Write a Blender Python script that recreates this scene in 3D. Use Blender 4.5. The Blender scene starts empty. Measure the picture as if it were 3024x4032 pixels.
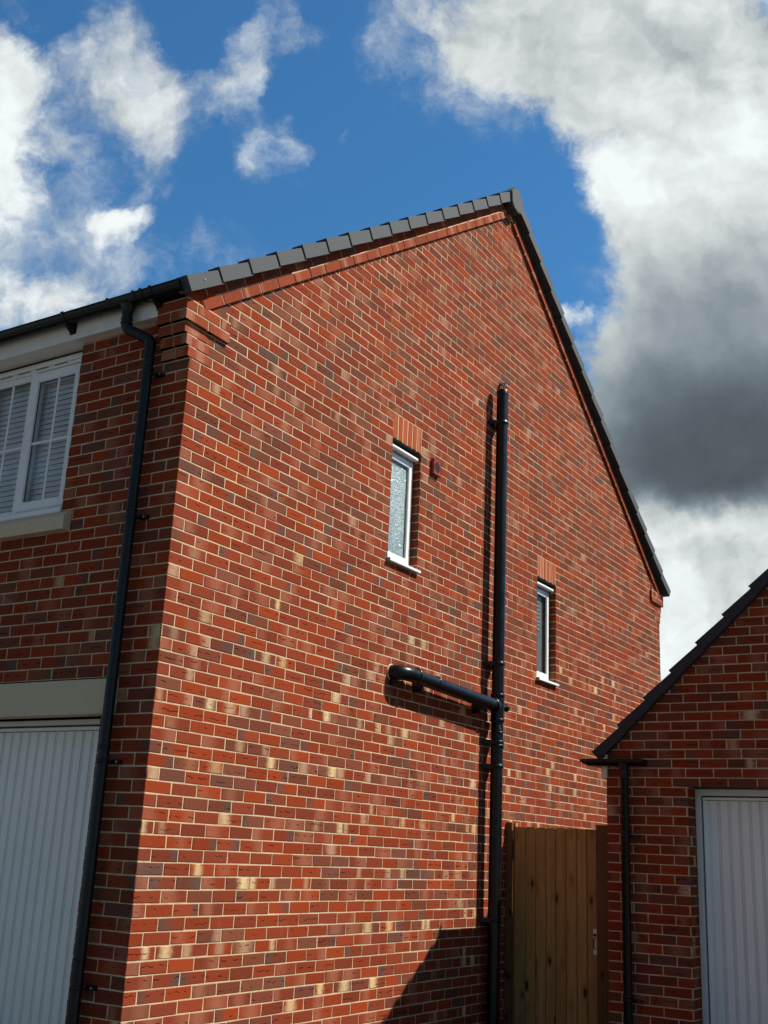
import bpy, math, random
from mathutils import Vector, Matrix

# ------------------------------------------------------------------ camera, sky, sun
scn = bpy.context.scene
COL = scn.collection
cam_d = bpy.data.cameras.new('camera')
cam = bpy.data.objects.new('camera', cam_d)
COL.objects.link(cam)
scn.camera = cam
R = ((0.84702467, 0.52961715, 0.04533081),
     (0.1168581, -0.26872722, 0.95610139),
     (0.51854932, -0.80454419, -0.28950864))
CX, CY, CZ = 4.6595, -4.8590, -2.9677
M = Matrix(((R[0][0], R[1][0], R[2][0], CX), (R[0][1], R[1][1], R[2][1], CY),
            (R[0][2], R[1][2], R[2][2], CZ), (0, 0, 0, 1)))
cam.matrix_world = M
cam_d.sensor_fit = 'VERTICAL'
cam_d.sensor_height = 36.0
cam_d.lens = 36.0 * 4437.2 / 4032.0
cam_d.clip_start = 0.05
cam_d.clip_end = 3000
scn.render.resolution_x = 768
scn.render.resolution_y = 1024
scn.view_settings.view_transform = 'Standard'
scn.view_settings.look = 'None'
scn.view_settings.exposure = 0.55
scn.view_settings.gamma = 1.0

SUN = Vector((1.0, 0.72, 1.47)).normalized()
SUN_EL = math.asin(SUN.z)
sd = bpy.data.lights.new('sun', 'SUN')
sun = bpy.data.objects.new('sun', sd)
COL.objects.link(sun)
sd.energy = 5.0
sd.angle = math.radians(0.5)
sd.color = (1.0, 0.93, 0.82)
sun.rotation_euler = SUN.to_track_quat('Z', 'Y').to_euler()

world = bpy.data.worlds.new('World')
scn.world = world
world.use_nodes = True


class NT:
    """small helper for node graphs"""
    def __init__(s, tree):
        s.t = tree
        tree.nodes.clear()

    def n(s, kind, **kw):
        nd = s.t.nodes.new(kind)
        for k, v in kw.items():
            setattr(nd, k, v)
        return nd

    def put(s, sock, v):
        if v is None:
            return
        if isinstance(v, bpy.types.NodeSocket):
            s.t.links.new(v, sock)
        else:
            sock.default_value = v

    def math(s, op, a, b=None, c=None, clamp=False):
        nd = s.n('ShaderNodeMath', operation=op, use_clamp=clamp)
        s.put(nd.inputs[0], a)
        s.put(nd.inputs[1], b)
        s.put(nd.inputs[2], c)
        return nd.outputs[0]

    def vmath(s, op, a, b=None):
        nd = s.n('ShaderNodeVectorMath', operation=op)
        s.put(nd.inputs[0], a)
        s.put(nd.inputs[1], b)
        return nd.outputs['Value'] if op in ('DOT_PRODUCT', 'LENGTH') else nd.outputs[0]

    def mix(s, fac, a, b, blend='MIX'):
        nd = s.n('ShaderNodeMix', data_type='RGBA', blend_type=blend)
        s.put(nd.inputs[0], fac)
        s.put(nd.inputs[6], a)
        s.put(nd.inputs[7], b)
        return nd.outputs[2]

    def noise(s, vec, scale, detail=3, rough=0.5, dim='3D', dist=0.0):
        nd = s.n('ShaderNodeTexNoise', noise_dimensions=dim)
        s.put(nd.inputs['Vector'], vec)
        nd.inputs['Scale'].default_value = scale
        nd.inputs['Detail'].default_value = detail
        nd.inputs['Roughness'].default_value = rough
        nd.inputs['Distortion'].default_value = dist
        return nd.outputs[0]

    def ramp(s, v, a, b, lo=0.0, hi=1.0, smooth=True):
        nd = s.n('ShaderNodeMapRange', interpolation_type='SMOOTHSTEP' if smooth else 'LINEAR')
        s.put(nd.inputs[0], v)
        nd.inputs[1].default_value = a
        nd.inputs[2].default_value = b
        nd.inputs[3].default_value = lo
        nd.inputs[4].default_value = hi
        return nd.outputs[0]

    def mapping(s, vec, scale=(1, 1, 1), loc=(0, 0, 0), rot=(0, 0, 0), kind='POINT'):
        nd = s.n('ShaderNodeMapping', vector_type=kind)
        s.put(nd.inputs['Vector'], vec)
        nd.inputs['Location'].default_value = loc
        nd.inputs['Rotation'].default_value = rot
        nd.inputs['Scale'].default_value = scale
        return nd.outputs[0]


def build_sky():
    g = NT(world.node_tree)
    out = g.n('ShaderNodeOutputWorld')
    sky = g.n('ShaderNodeTexSky', sky_type='NISHITA', sun_disc=False)
    sky.sun_elevation = SUN_EL
    sky.sun_rotation = math.atan2(SUN.x, SUN.y)
    sky.air_density = 1.0
    sky.dust_density = 0.25
    sky.ozone_density = 2.6
    skyc = g.mix(1.0, sky.outputs[0], (0.44, 0.95, 1.20, 1), 'MULTIPLY')
    bsky = g.n('ShaderNodeBackground')
    g.put(bsky.inputs[0], skyc)
    bsky.inputs[1].default_value = 0.078
    geo = g.n('ShaderNodeTexCoord').outputs['Generated']
    # directions of a cloud chart: a plane tangent to the sky dome above the gable (north-west, 17 degrees up)
    F = (-0.5185, 0.8045, 0.2895)
    RR = (0.8470, 0.5296, 0.0453)
    UU = (0.1169, -0.2687, 0.9561)
    dF = g.vmath('DOT_PRODUCT', geo, F)
    dFs = g.math('MAXIMUM', dF, 0.05)
    x = g.math('DIVIDE', g.vmath('DOT_PRODUCT', geo, RR), dFs)
    y = g.math('DIVIDE', g.vmath('DOT_PRODUCT', geo, UU), dFs)
    X = g.math('MULTIPLY_ADD', x, 2.434, 0.8295)
    Y = g.math('MULTIPLY_ADD', y, -2.434, 1.106)
    cb = g.n('ShaderNodeCombineXYZ')
    g.put(cb.inputs[0], X)
    g.put(cb.inputs[1], Y)
    P = cb.outputs[0]
    # domain warp for ragged wisps
    nw = g.n('ShaderNodeTexNoise')
    g.put(nw.inputs['Vector'], P)
    nw.inputs['Scale'].default_value = 4.2
    nw.inputs['Detail'].default_value = 9
    nw.inputs['Roughness'].default_value = 0.60
    wv = g.vmath('SUBTRACT', nw.outputs['Color'], (0.5, 0.5, 0.5))
    wv = g.vmath('MULTIPLY', wv, (0.36, 0.36, 0.0))
    PW = g.vmath('ADD', P, wv)
    PH = g.vmath('ADD', P, g.vmath('MULTIPLY', wv, (0.6, 0.6, 0.0)))

    def blobs(lst, src):
        acc = None
        for (bx, by, rx, ry, rot, a) in lst:
            m = g.mapping(src, scale=(rx / 1000, ry / 1000, 1), loc=(bx / 1000, by / 1000, 0),
                          rot=(0, 0, math.radians(rot)), kind='TEXTURE')
            gr = g.n('ShaderNodeTexGradient', gradient_type='SPHERICAL')
            g.put(gr.inputs[0], m)
            f = g.ramp(gr.outputs['Fac'], 0.0, 1.0, 0.0, a)
            acc = f if acc is None else g.math('ADD', acc, f)
        return acc
    # thin veils with soft, streaky edges
    thin = blobs([
        (190, 175, 280, 170, -22, 1.15), (300, 200, 150, 230, 0, 1.05), (335, 320, 120, 230, 8, 0.95),
        (240, 60, 150, 140, -40, 0.55), (125, 300, 110, 100, 0, 0.85), (300, 590, 340, 130, -8, 1.0),
        (100, 440, 260, 190, 20, 0.75), (30, 560, 260, 180, 0, 0.9), (10, 30, 90, 70, 0, 0.6),
        (525, 125, 215, 120, -50, 1.0), (470, 225, 130, 130, 0, 0.80), (592, 310, 80, 130, -15, 0.95),
        (640, 112, 90, 70, 0, 0.45), (745, 270, 70, 22, -20, 0.35), (430, 80, 120, 150, 0, -0.5),
        (900, 60, 190, 190, 20, 0.8), (1060, 150, 260, 220, 18, 0.9), (1240, 215, 190, 110, 20, 0.6),
        (1290, 400, 70, 100, 20, 0.35), (1330, 720, 120, 180, -35, 0.7), (1060, 230, 120, 80, 0, 0.35),
    ], PW)
    # dense heaps
    thick = blobs([
        (1190, 640, 30, 30, 0, 0.01),
        (-40, 300, 190, 340, 0, 1.9), (20, 160, 170, 130, 20, 0.6), (265, 498, 130, 80, 0, 0.95),
        (40, 660, 300, 130, 0, 1.0), (290, 200, 90, 120, 0, 0.35),
        (1130, 60, 360, 200, 14, 1.5), (1400, 80, 460, 360, 0, 2.2),
        (1600, 320, 350, 320, 0, 2.2), (1350, 410, 165, 120, 20, 1.15), (1460, 480, 210, 180, 30, 1.4),
        (1570, 640, 330, 250, 0, 2.2), (1520, 870, 380, 360, 0, 2.4), (1370, 830, 190, 230, -25, 1.1),
        (1640, 1000, 330, 330, 0, 2.0), (1560, 1180, 380, 290, 0, 1.9), (1480, 1340, 300, 320, 0, 1.7),
        (1222, 668, 48, 44, 20, 0.9),
    ], PH)
    PS = g.vmath('ADD', P, g.vmath('MULTIPLY', wv, (0.45, 0.45, 0.0)))
    n1 = g.noise(PS, 6.5, 13, 0.64)
    st = g.noise(g.mapping(PS, scale=(1.0, 0.45, 1), rot=(0, 0, math.radians(-25))), 15.0, 10, 0.68)
    n2 = g.noise(g.mapping(P, scale=(1, 1, 1), loc=(3.1, 1.7, 0)), 2.6, 5, 0.55)
    c1 = g.math('SUBTRACT', n1, 0.5)
    c2 = g.math('SUBTRACT', st, 0.5)
    dt = g.math('MULTIPLY_ADD', c1, 3.6, thin)
    dt = g.math('MULTIPLY_ADD', c2, 1.1, dt)
    at = g.math('MULTIPLY', g.ramp(dt, 0.0, 2.35, 0.0, 0.97), g.ramp(thin, 0.0, 0.5))
    dk = g.math('MULTIPLY_ADD', c1, 2.6, g.math('MULTIPLY', thick, 1.1))
    dk = g.math('MULTIPLY_ADD', c2, 0.5, dk)
    ak = g.math('MULTIPLY', g.ramp(dk, 0.15, 1.15), g.ramp(thick, 0.0, 0.45))
    alpha_l = g.math('SUBTRACT', 1.0, g.math('MULTIPLY', g.math('SUBTRACT', 1.0, at), g.math('SUBTRACT', 1.0, ak)))
    # unseen broken grey cloud behind the viewer, added for a low neutral fill
    ng = g.noise(g.mapping(geo, scale=(1, 1, 1.8)), 2.3, 7, 0.6)
    alpha_g = g.ramp(ng, 0.40, 0.56, 0.0, 0.92)
    infront = g.ramp(dF, 0.35, 0.6)
    alpha = g.math('ADD', g.math('MULTIPLY', alpha_l, infront),
                   g.math('MULTIPLY', alpha_g, g.math('SUBTRACT', 1.0, infront)), clamp=True)
    # cloud brightness: bright rims, grey thick middles
    dark = blobs([(1580, 880, 780, 660, 0, 0.95), (1500, 985, 480, 280, 0, 0.55), (1620, 1240, 640, 210, 0, -1.5),
                  (1250, 560, 330, 260, 0, -0.25)], PH)
    darkm = g.math('MULTIPLY_ADD', c1, 0.35, dark)
    darkm = g.ramp(darkm, -0.15, 1.35)
    grey = blobs([(1150, 60, 420, 220, 0, 0.7), (1500, 130, 360, 190, 10, 0.75), (1620, 1290, 230, 150, 0, 0.35),
                  (1500, 610, 260, 120, 0, 0.35), (100, 620, 240, 120, 0, 0.2), (170, 180, 200, 120, 0, 0.25)], PH)
    bright = blobs([(1330, 400, 200, 130, 0, 0.9), (1610, 330, 240, 150, -25, 0.9), (-20, 330, 180, 350, 0, 0.9),
                    (1500, 460, 200, 150, 0, 0.6), (270, 500, 150, 80, 0, 0.5), (1520, 1115, 280, 60, 0, 0.35),
                    (1440, 1400, 140, 170, 0, 0.7), (1222, 665, 70, 60, 0, 1.0), (595, 315, 60, 90, 0, 0.5),
                    (20, 660, 160, 60, 0, 0.6)], PH)
    # relief: lit from upper right, so compare the heaps with themselves shifted toward the sun
    na = g.noise(PS, 4.0, 8, 0.52)
    nb = g.noise(g.vmath('ADD', PS, (0.022, -0.026, 0.0)), 4.0, 8, 0.52)
    rel = g.math('SUBTRACT', na, nb)
    lum = g.math('MULTIPLY_ADD', grey, -0.11, 0.51)
    lum = g.math('MULTIPLY_ADD', bright, 0.20, lum)
    lum = g.math('MULTIPLY_ADD', rel, 0.85, lum)
    lum = g.math('MULTIPLY_ADD', c1, 0.42, lum)
    lum = g.math('MULTIPLY_ADD', g.math('SUBTRACT', n2, 0.5), 0.12, lum)
    lumd = g.math('MULTIPLY_ADD', g.math('SUBTRACT', n2, 0.5), 0.07, 0.078)
    lumd = g.math('MULTIPLY_ADD', c1, 0.06, lumd)
    mx = g.n('ShaderNodeMix', data_type='FLOAT')
    g.put(mx.inputs[0], darkm)
    g.put(mx.inputs[2], lum)
    g.put(mx.inputs[3], lumd)
    lumb = g.math('MULTIPLY_ADD', g.math('SUBTRACT', ng, 0.5), -0.5, 0.105)
    m2 = g.n('ShaderNodeMix', data_type='FLOAT')
    g.put(m2.inputs[0], infront)
    g.put(m2.inputs[2], lumb)
    g.put(m2.inputs[3], mx.outputs[0])
    lum = g.math('MAXIMUM', m2.outputs[0], 0.045)
    lum = g.math('MINIMUM', lum, 0.66)
    ccol = g.mix(g.ramp(lum, 0.05, 0.5), (0.76, 0.97, 1.10, 1), (0.94, 1.0, 1.0, 1))
    ccol = g.mix(infront, (1.06, 1.0, 0.92, 1), ccol)
    vm = g.n('ShaderNodeVectorMath', operation='SCALE')
    g.put(vm.inputs[0], ccol)
    g.put(vm.inputs[3], lum)
    bcl = g.n('ShaderNodeBackground')
    g.put(bcl.inputs[0], vm.outputs[0])
    bcl.inputs[1].default_value = 1.0
    ms = g.n('ShaderNodeMixShader')
    g.put(ms.inputs[0], alpha)
    g.t.links.new(bsky.outputs[0], ms.inputs[1])
    g.t.links.new(bcl.outputs[0], ms.inputs[2])
    g.t.links.new(ms.outputs[0], out.inputs[0])


build_sky()

# ------------------------------------------------------------------ materials
MATS = {}


def new_mat(name):
    m = bpy.data.materials.new(name)
    m.use_nodes = True
    g = NT(m.node_tree)
    out = g.n('ShaderNodeOutputMaterial')
    MATS[name] = m
    return m, g, out


def simple(name, col, rough=0.5, spec=0.5, var=0.12, scale=30, bump=0.0, bscale=200, metal=0.0, coat=0.0, stain=0.0, stretch=(1, 1, 1)):
    m, g, out = new_mat(name)
    b = g.n('ShaderNodeBsdfPrincipled')
    tc = g.n('ShaderNodeTexCoord').outputs['Object']
    v = g.mapping(tc, scale=stretch)
    n = g.noise(v, scale, 5, 0.6)
    lo = tuple(c * (1 - var) for c in col) + (1,)
    hi = tuple(min(1, c * (1 + var)) for c in col) + (1,)
    c = g.mix(g.ramp(n, 0.3, 0.7), lo, hi)
    if stain:
        n3 = g.noise(g.mapping(tc, scale=(1, 1, 0.35)), 4.0, 6, 0.7)
        c = g.mix(g.ramp(n3, 0.45, 0.8, 0, stain), c, tuple(k * 0.55 for k in col) + (1,))
    g.put(b.inputs['Base Color'], c)
    g.put(b.inputs['Roughness'], g.ramp(n, 0.2, 0.8, rough * 0.85, min(1, rough * 1.15)))
    b.inputs['Specular IOR Level'].default_value = spec
    b.inputs['Metallic'].default_value = metal
    b.inputs['Coat Weight'].default_value = coat
    if bump:
        bp = g.n('ShaderNodeBump')
        bp.inputs['Strength'].default_value = bump
        bp.inputs['Distance'].default_value = 0.002
        g.put(bp.inputs['Height'], g.noise(v, bscale, 3, 0.6))
        g.put(b.inputs['Normal'], bp.outputs[0])
    g.put(out.inputs[0], b.outputs[0])
    return m


def mat_brick():
    m, g, out = new_mat('brick')
    b = g.n('ShaderNodeBsdfPrincipled')

    def att(n):
        return g.n('ShaderNodeAttribute', attribute_name=n)
    bc, pc, pp, cr = att('bc').outputs['Color'], att('pc').outputs['Color'], att('pp').outputs['Vector'], att('cr').outputs['Vector']
    uv = g.n('ShaderNodeUVMap', uv_map='UVMap').outputs[0]
    s = g.n('ShaderNodeSeparateXYZ')
    g.put(s.inputs[0], uv)
    u, v = s.outputs[0], s.outputs[1]
    sp = g.n('ShaderNodeSeparateXYZ')
    g.put(sp.inputs[0], pp)
    sc = g.n('ShaderNodeSeparateXYZ')
    g.put(sc.inputs[0], cr)
    obj = g.n('ShaderNodeTexCoord').outputs['Object']
    n1 = g.noise(obj, 32, 5, 0.65)
    n2 = g.noise(obj, 170, 4, 0.7)
    n3 = g.noise(obj, 9, 3, 0.5)
    # patch across part of the brick face
    du = g.math('ABSOLUTE', g.math('SUBTRACT', u, sp.outputs[0]))
    q = g.math('DIVIDE', du, sp.outputs[1])
    q = g.math('MULTIPLY_ADD', g.math('SUBTRACT', n1, 0.5), 1.1, q)
    mask = g.math('MULTIPLY', g.ramp(q, 1.05, 0.05), sp.outputs[2])
    mask = g.math('MULTIPLY', mask, g.ramp(n2, 0.3, 0.55, 0.72, 1.0))
    c = g.mix(mask, bc, pc)
    # general mottling
    c = g.mix(g.ramp(n2, 0.35, 0.75, 0.0, 0.30), c, (0.06, 0.018, 0.010, 1))
    c = g.mix(g.ramp(n1, 0.55, 0.8, 0.0, 0.14), c, (0.34, 0.11, 0.05, 1))
    ef = g.noise(g.mapping(obj, scale=(1, 1, 0.55)), 3.4, 7, 0.68)
    c = g.mix(g.math('MULTIPLY', g.ramp(ef, 0.58, 0.82, 0.0, 0.20), g.ramp(n2, 0.3, 0.6)), c, (0.50, 0.34, 0.25, 1))
    # sanded drag creases
    sd_ = g.n('ShaderNodeCombineXYZ')
    g.put(sd_.inputs[0], u)
    g.put(sd_.inputs[1], sc.outputs[1])
    w1 = g.noise(sd_.outputs[0], 26, 3, 0.6)
    w2 = g.noise(sd_.outputs[0], 17, 1, 0.5)
    dv = g.math('ABSOLUTE', g.math('SUBTRACT', g.math('SUBTRACT', v, sc.outputs[0]), g.math('MULTIPLY', g.math('SUBTRACT', w1, 0.5), 0.05)))
    line = g.math('MULTIPLY', g.ramp(g.math('DIVIDE', dv, g.math('MULTIPLY_ADD', n1, 1.6, 0.2)), 0.0052, 0.0015), g.ramp(w2, 0.50, 0.60))
    line = g.math('MULTIPLY', line, sc.outputs[2])
    c = g.mix(g.math('MULTIPLY', line, 0.85), c, (0.012, 0.006, 0.005, 1))
    g.put(b.inputs['Base Color'], c)
    b.inputs['Roughness'].default_value = 0.95
    b.inputs['Specular IOR Level'].default_value = 0.08
    bp = g.n('ShaderNodeBump')
    bp.inputs['Strength'].default_value = 0.75
    bp.inputs['Distance'].default_value = 0.0035
    h = g.math('ADD', g.math('MULTIPLY', n2, 0.5), g.math('MULTIPLY', n1, 0.7))
    h = g.math('SUBTRACT', h, g.math('MULTIPLY', line, 1.2))
    g.put(bp.inputs['Height'], h)
    g.put(b.inputs['Normal'], bp.outputs[0])
    g.put(out.inputs[0], b.outputs[0])


def mat_mortar():
    m, g, out = new_mat('mortar')
    b = g.n('ShaderNodeBsdfPrincipled')
    obj = g.n('ShaderNodeTexCoord').outputs['Object']
    n1 = g.noise(obj, 14, 6, 0.65)
    n2 = g.noise(obj, 240, 3, 0.7)
    c = g.mix(g.ramp(n1, 0.3, 0.75), (0.60, 0.445, 0.285, 1), (0.44, 0.31, 0.19, 1))
    c = g.mix(g.ramp(g.noise(obj, 2.1, 4, 0.6), 0.35, 0.7, 0.0, 0.35), c, (0.72, 0.57, 0.39, 1))
    c = g.mix(g.ramp(n2, 0.4, 0.8, 0, 0.35), c, (0.34, 0.22, 0.14, 1))
    g.put(b.inputs['Base Color'], c)
    b.inputs['Roughness'].default_value = 0.95
    b.inputs['Specular IOR Level'].default_value = 0.15
    bp = g.n('ShaderNodeBump')
    bp.inputs['Strength'].default_value = 0.6
    bp.inputs['Distance'].default_value = 0.002
    g.put(bp.inputs['Height'], n2)
    g.put(b.inputs['Normal'], bp.outputs[0])
    g.put(out.inputs[0], b.outputs[0])


def mat_wood(name, col, dark):
    m, g, out = new_mat(name)
    b = g.n('ShaderNodeBsdfPrincipled')
    obj = g.n('ShaderNodeTexCoord').outputs['Object']
    bd = g.n('ShaderNodeAttribute', attribute_name='bd').outputs['Vector']
    P = g.vmath('ADD', obj, bd)
    # knots: cells stretched along the board
    vo = g.n('ShaderNodeTexVoronoi', feature='F1')
    g.put(vo.inputs['Vector'], g.mapping(P, scale=(11, 3, 4.6)))
    vo.inputs['Scale'].default_value = 1.0
    vo.inputs['Randomness'].default_value = 1.0
    kd = g.math('MULTIPLY_ADD', g.math('SUBTRACT', g.noise(P, 30, 2, 0.5), 0.5), 0.12, vo.outputs['Distance'])
    sep = g.n('ShaderNodeSeparateColor')
    g.put(sep.inputs[0], vo.outputs['Color'])
    has = g.ramp(sep.outputs[0], 0.22, 0.26)
    knot = g.math('MULTIPLY', g.ramp(kd, 0.23, 0.10), has)
    halo = g.math('MULTIPLY', g.ramp(kd, 0.50, 0.10), has)
    gv = g.mapping(P, scale=(60, 60, 1.6))
    gr = g.noise(gv, 1.0, 6, 0.65, dist=0.6)
    wv = g.n('ShaderNodeTexWave', wave_type='BANDS', bands_direction='X')
    g.put(wv.inputs['Vector'], g.mapping(P, scale=(1, 1, 0.045)))
    wv.inputs['Scale'].default_value = 42
    wv.inputs['Distortion'].default_value = 9
    wv.inputs['Detail'].default_value = 3
    wv.inputs['Detail Scale'].default_value = 1.2
    big = g.noise(g.mapping(P, scale=(2, 2, 0.5)), 2.0, 3, 0.5)
    bs = g.n('ShaderNodeSeparateXYZ')
    g.put(bs.inputs[0], bd)
    tone = g.math('FRACT', g.math('MULTIPLY', bs.outputs[0], 3.7))
    c = g.mix(g.ramp(gr, 0.3, 0.75), tuple(col) + (1,), tuple(dark) + (1,))
    c = g.mix(g.math('MULTIPLY', tone, 0.6), c, tuple(k * 0.8 for k in dark) + (1,))
    c = g.mix(g.math('MULTIPLY', wv.outputs['Fac'], 0.55), c, tuple(k * 0.62 for k in dark) + (1,))
    c = g.mix(g.ramp(big, 0.35, 0.7, 0, 0.35), c, tuple(k * 0.9 for k in dark) + (1,))
    c = g.mix(g.math('MULTIPLY', halo, 0.5), c, (0.16, 0.065, 0.018, 1))
    c = g.mix(knot, c, (0.035, 0.014, 0.006, 1))
    # thin splits
    sv = g.noise(g.mapping(P, scale=(38, 38, 0.9)), 1.0, 2, 0.4)
    c = g.mix(g.ramp(sv, 0.745, 0.77), c, (0.02, 0.01, 0.005, 1))
    g.put(b.inputs['Base Color'], c)
    b.inputs['Roughness'].default_value = 0.75
    b.inputs['Specular IOR Level'].default_value = 0.3
    bp = g.n('ShaderNodeBump')
    bp.inputs['Strength'].default_value = 0.4
    bp.inputs['Distance'].default_value = 0.002
    g.put(bp.inputs['Height'], gr)
    g.put(b.inputs['Normal'], bp.outputs[0])
    g.put(out.inputs[0], b.outputs[0])


def mat_glass(name, tint=(0.9, 0.95, 0.95), refl=1.0, rough=0.0):
    m, g, out = new_mat(name)
    tr = g.n('ShaderNodeBsdfTransparent')
    tr.inputs[0].default_value = tint + (1,)
    gl = g.n('ShaderNodeBsdfGlossy')
    gl.inputs['Roughness'].default_value = rough
    gl.inputs['Color'].default_value = (1, 1, 1, 1)
    obj = g.n('ShaderNodeTexCoord').outputs['Object']
    bp = g.n('ShaderNodeBump')
    bp.inputs['Strength'].default_value = 0.04
    bp.inputs['Distance'].default_value = 0.02
    g.put(bp.inputs['Height'], g.noise(obj, 2.5, 1, 0.4))
    g.put(gl.inputs['Normal'], bp.outputs[0])
    fr = g.n('ShaderNodeFresnel')
    fr.inputs[0].default_value = 1.5
    f = g.math('MULTIPLY_ADD', fr.outputs[0], 2.0 * refl, 0.02, clamp=True)
    ms = g.n('ShaderNodeMixShader')
    g.put(ms.inputs[0], f)
    g.t.links.new(tr.outputs[0], ms.inputs[1])
    g.t.links.new(gl.outputs[0], ms.inputs[2])
    g.put(out.inputs[0], ms.outputs[0])


def mat_frosted():
    m, g, out = new_mat('obscured_glass')
    b = g.n('ShaderNodeBsdfPrincipled')
    obj = g.n('ShaderNodeTexCoord').outputs['Object']
    w = g.n('ShaderNodeTexNoise')
    g.put(w.inputs['Vector'], obj)
    w.inputs['Scale'].default_value = 22
    P = g.vmath('ADD', obj, g.vmath('MULTIPLY', w.outputs['Color'], (0.05, 0.05, 0.05)))
    vo = g.n('ShaderNodeTexVoronoi', feature='DISTANCE_TO_EDGE')
    g.put(vo.inputs['Vector'], P)
    vo.inputs['Scale'].default_value = 52
    e = g.ramp(vo.outputs['Distance'], 0.02, 0.20)
    n = g.noise(obj, 3.2, 3, 0.5)
    c = g.mix(e, (0.50, 0.62, 0.62, 1), (0.16, 0.25, 0.27, 1))
    c = g.mix(g.ramp(n, 0.35, 0.75, 0, 0.55), c, (0.13, 0.20, 0.23, 1))
    g.put(b.inputs['Base Color'], c)
    b.inputs['Roughness'].default_value = 0.12
    b.inputs['Specular IOR Level'].default_value = 0.5
    bp = g.n('ShaderNodeBump')
    bp.inputs['Strength'].default_value = 0.8
    bp.inputs['Distance'].default_value = 0.003
    g.put(bp.inputs['Height'], e)
    g.put(b.inputs['Normal'], bp.outputs[0])
    g.put(out.inputs[0], b.outputs[0])


mat_brick()
mat_mortar()
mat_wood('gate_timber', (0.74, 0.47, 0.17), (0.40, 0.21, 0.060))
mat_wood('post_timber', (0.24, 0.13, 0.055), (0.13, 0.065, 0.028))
mat_glass('clear_glass', (0.95, 0.98, 0.99), 1.0)
mat_glass('dark_glass', (0.90, 0.90, 0.87), 0.16)
mat_frosted()
simple('black_plastic', (0.0045, 0.005, 0.006), 0.32, 0.36, 0.2, 12)
simple('roof_tile', (0.056, 0.064, 0.071), 0.75, 0.35, 0.22, 55, bump=0.6, bscale=320, stain=0.25)
simple('tile_and_gap_dark', (0.030, 0.031, 0.036), 0.7, 0.35, 0.2, 55, bump=0.5, bscale=320)  # dark tile, also used to paint shade gaps at the window heads
simple('white_upvc', (0.80, 0.81, 0.80), 0.28, 0.5, 0.03, 6, stain=0.06)
simple('fascia_white', (0.78, 0.76, 0.70), 0.4, 0.4, 0.05, 8, stain=0.18)
simple('cream_stone', (0.60, 0.49, 0.34), 0.85, 0.2, 0.05, 30, bump=0.2, bscale=260, stain=0.15)
simple('door_paint', (0.92, 0.90, 0.84), 0.42, 0.45, 0.035, 3, bump=0.12, bscale=500, stain=0.08, stretch=(1, 1, 0.5))
simple('door_frame_paint', (0.80, 0.79, 0.72), 0.45, 0.4, 0.04, 6, stain=0.1)
simple('grey_gasket', (0.32, 0.34, 0.34), 0.5, 0.4, 0.1, 20)
simple('terracotta_plastic', (0.32, 0.052, 0.030), 0.45, 0.4, 0.12, 30)
simple('blind_slat', (0.86, 0.88, 0.88), 0.5, 0.4, 0.04, 12)
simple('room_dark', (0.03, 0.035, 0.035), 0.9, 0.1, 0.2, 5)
simple('pane_backing', (0.17, 0.17, 0.155), 0.9, 0.1, 0.25, 14, stretch=(1, 3, 0.4))
simple('slat_dim', (0.28, 0.31, 0.29), 0.7, 0.2, 0.1, 12)
simple('steel', (0.62, 0.60, 0.58), 0.35, 0.5, 0.08, 20, metal=0.9)
simple('handle_plate', (0.85, 0.74, 0.66), 0.5, 0.5, 0.06, 20)
simple('cable_grey', (0.5, 0.5, 0.5), 0.5, 0.4, 0.1, 20)
simple('pipe_mark', (0.16, 0.16, 0.16), 0.6, 0.3, 0.1, 20)
simple('mortar_light', (0.60, 0.47, 0.35), 0.95, 0.1, 0.15, 60, bump=0.6, bscale=200)


def mat_ground():
    m, g, out = new_mat('gravel_ground')
    b = g.n('ShaderNodeBsdfPrincipled')
    obj = g.n('ShaderNodeTexCoord').outputs['Object']
    n = g.noise(obj, 1.3, 6, 0.6)
    n2 = g.noise(obj, 60, 4, 0.7)
    c = g.mix(n, (0.09, 0.075, 0.055, 1), (0.16, 0.14, 0.11, 1))
    c = g.mix(g.ramp(n2, 0.4, 0.7, 0, 0.5), c, (0.05, 0.045, 0.04, 1))
    g.put(b.inputs['Base Color'], c)
    b.inputs['Roughness'].default_value = 0.95
    g.put(out.inputs[0], b.outputs[0])
    m, g, out = new_mat('asphalt')
    b = g.n('ShaderNodeBsdfPrincipled')
    obj = g.n('ShaderNodeTexCoord').outputs['Object']
    n2 = g.noise(obj, 120, 4, 0.7)
    c = g.mix(n2, (0.035, 0.035, 0.037, 1), (0.07, 0.07, 0.072, 1))
    g.put(b.inputs['Base Color'], c)
    b.inputs['Roughness'].default_value = 0.9
    g.put(out.inputs[0], b.outputs[0])


mat_ground()

# ------------------------------------------------------------------ mesh helpers


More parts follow.
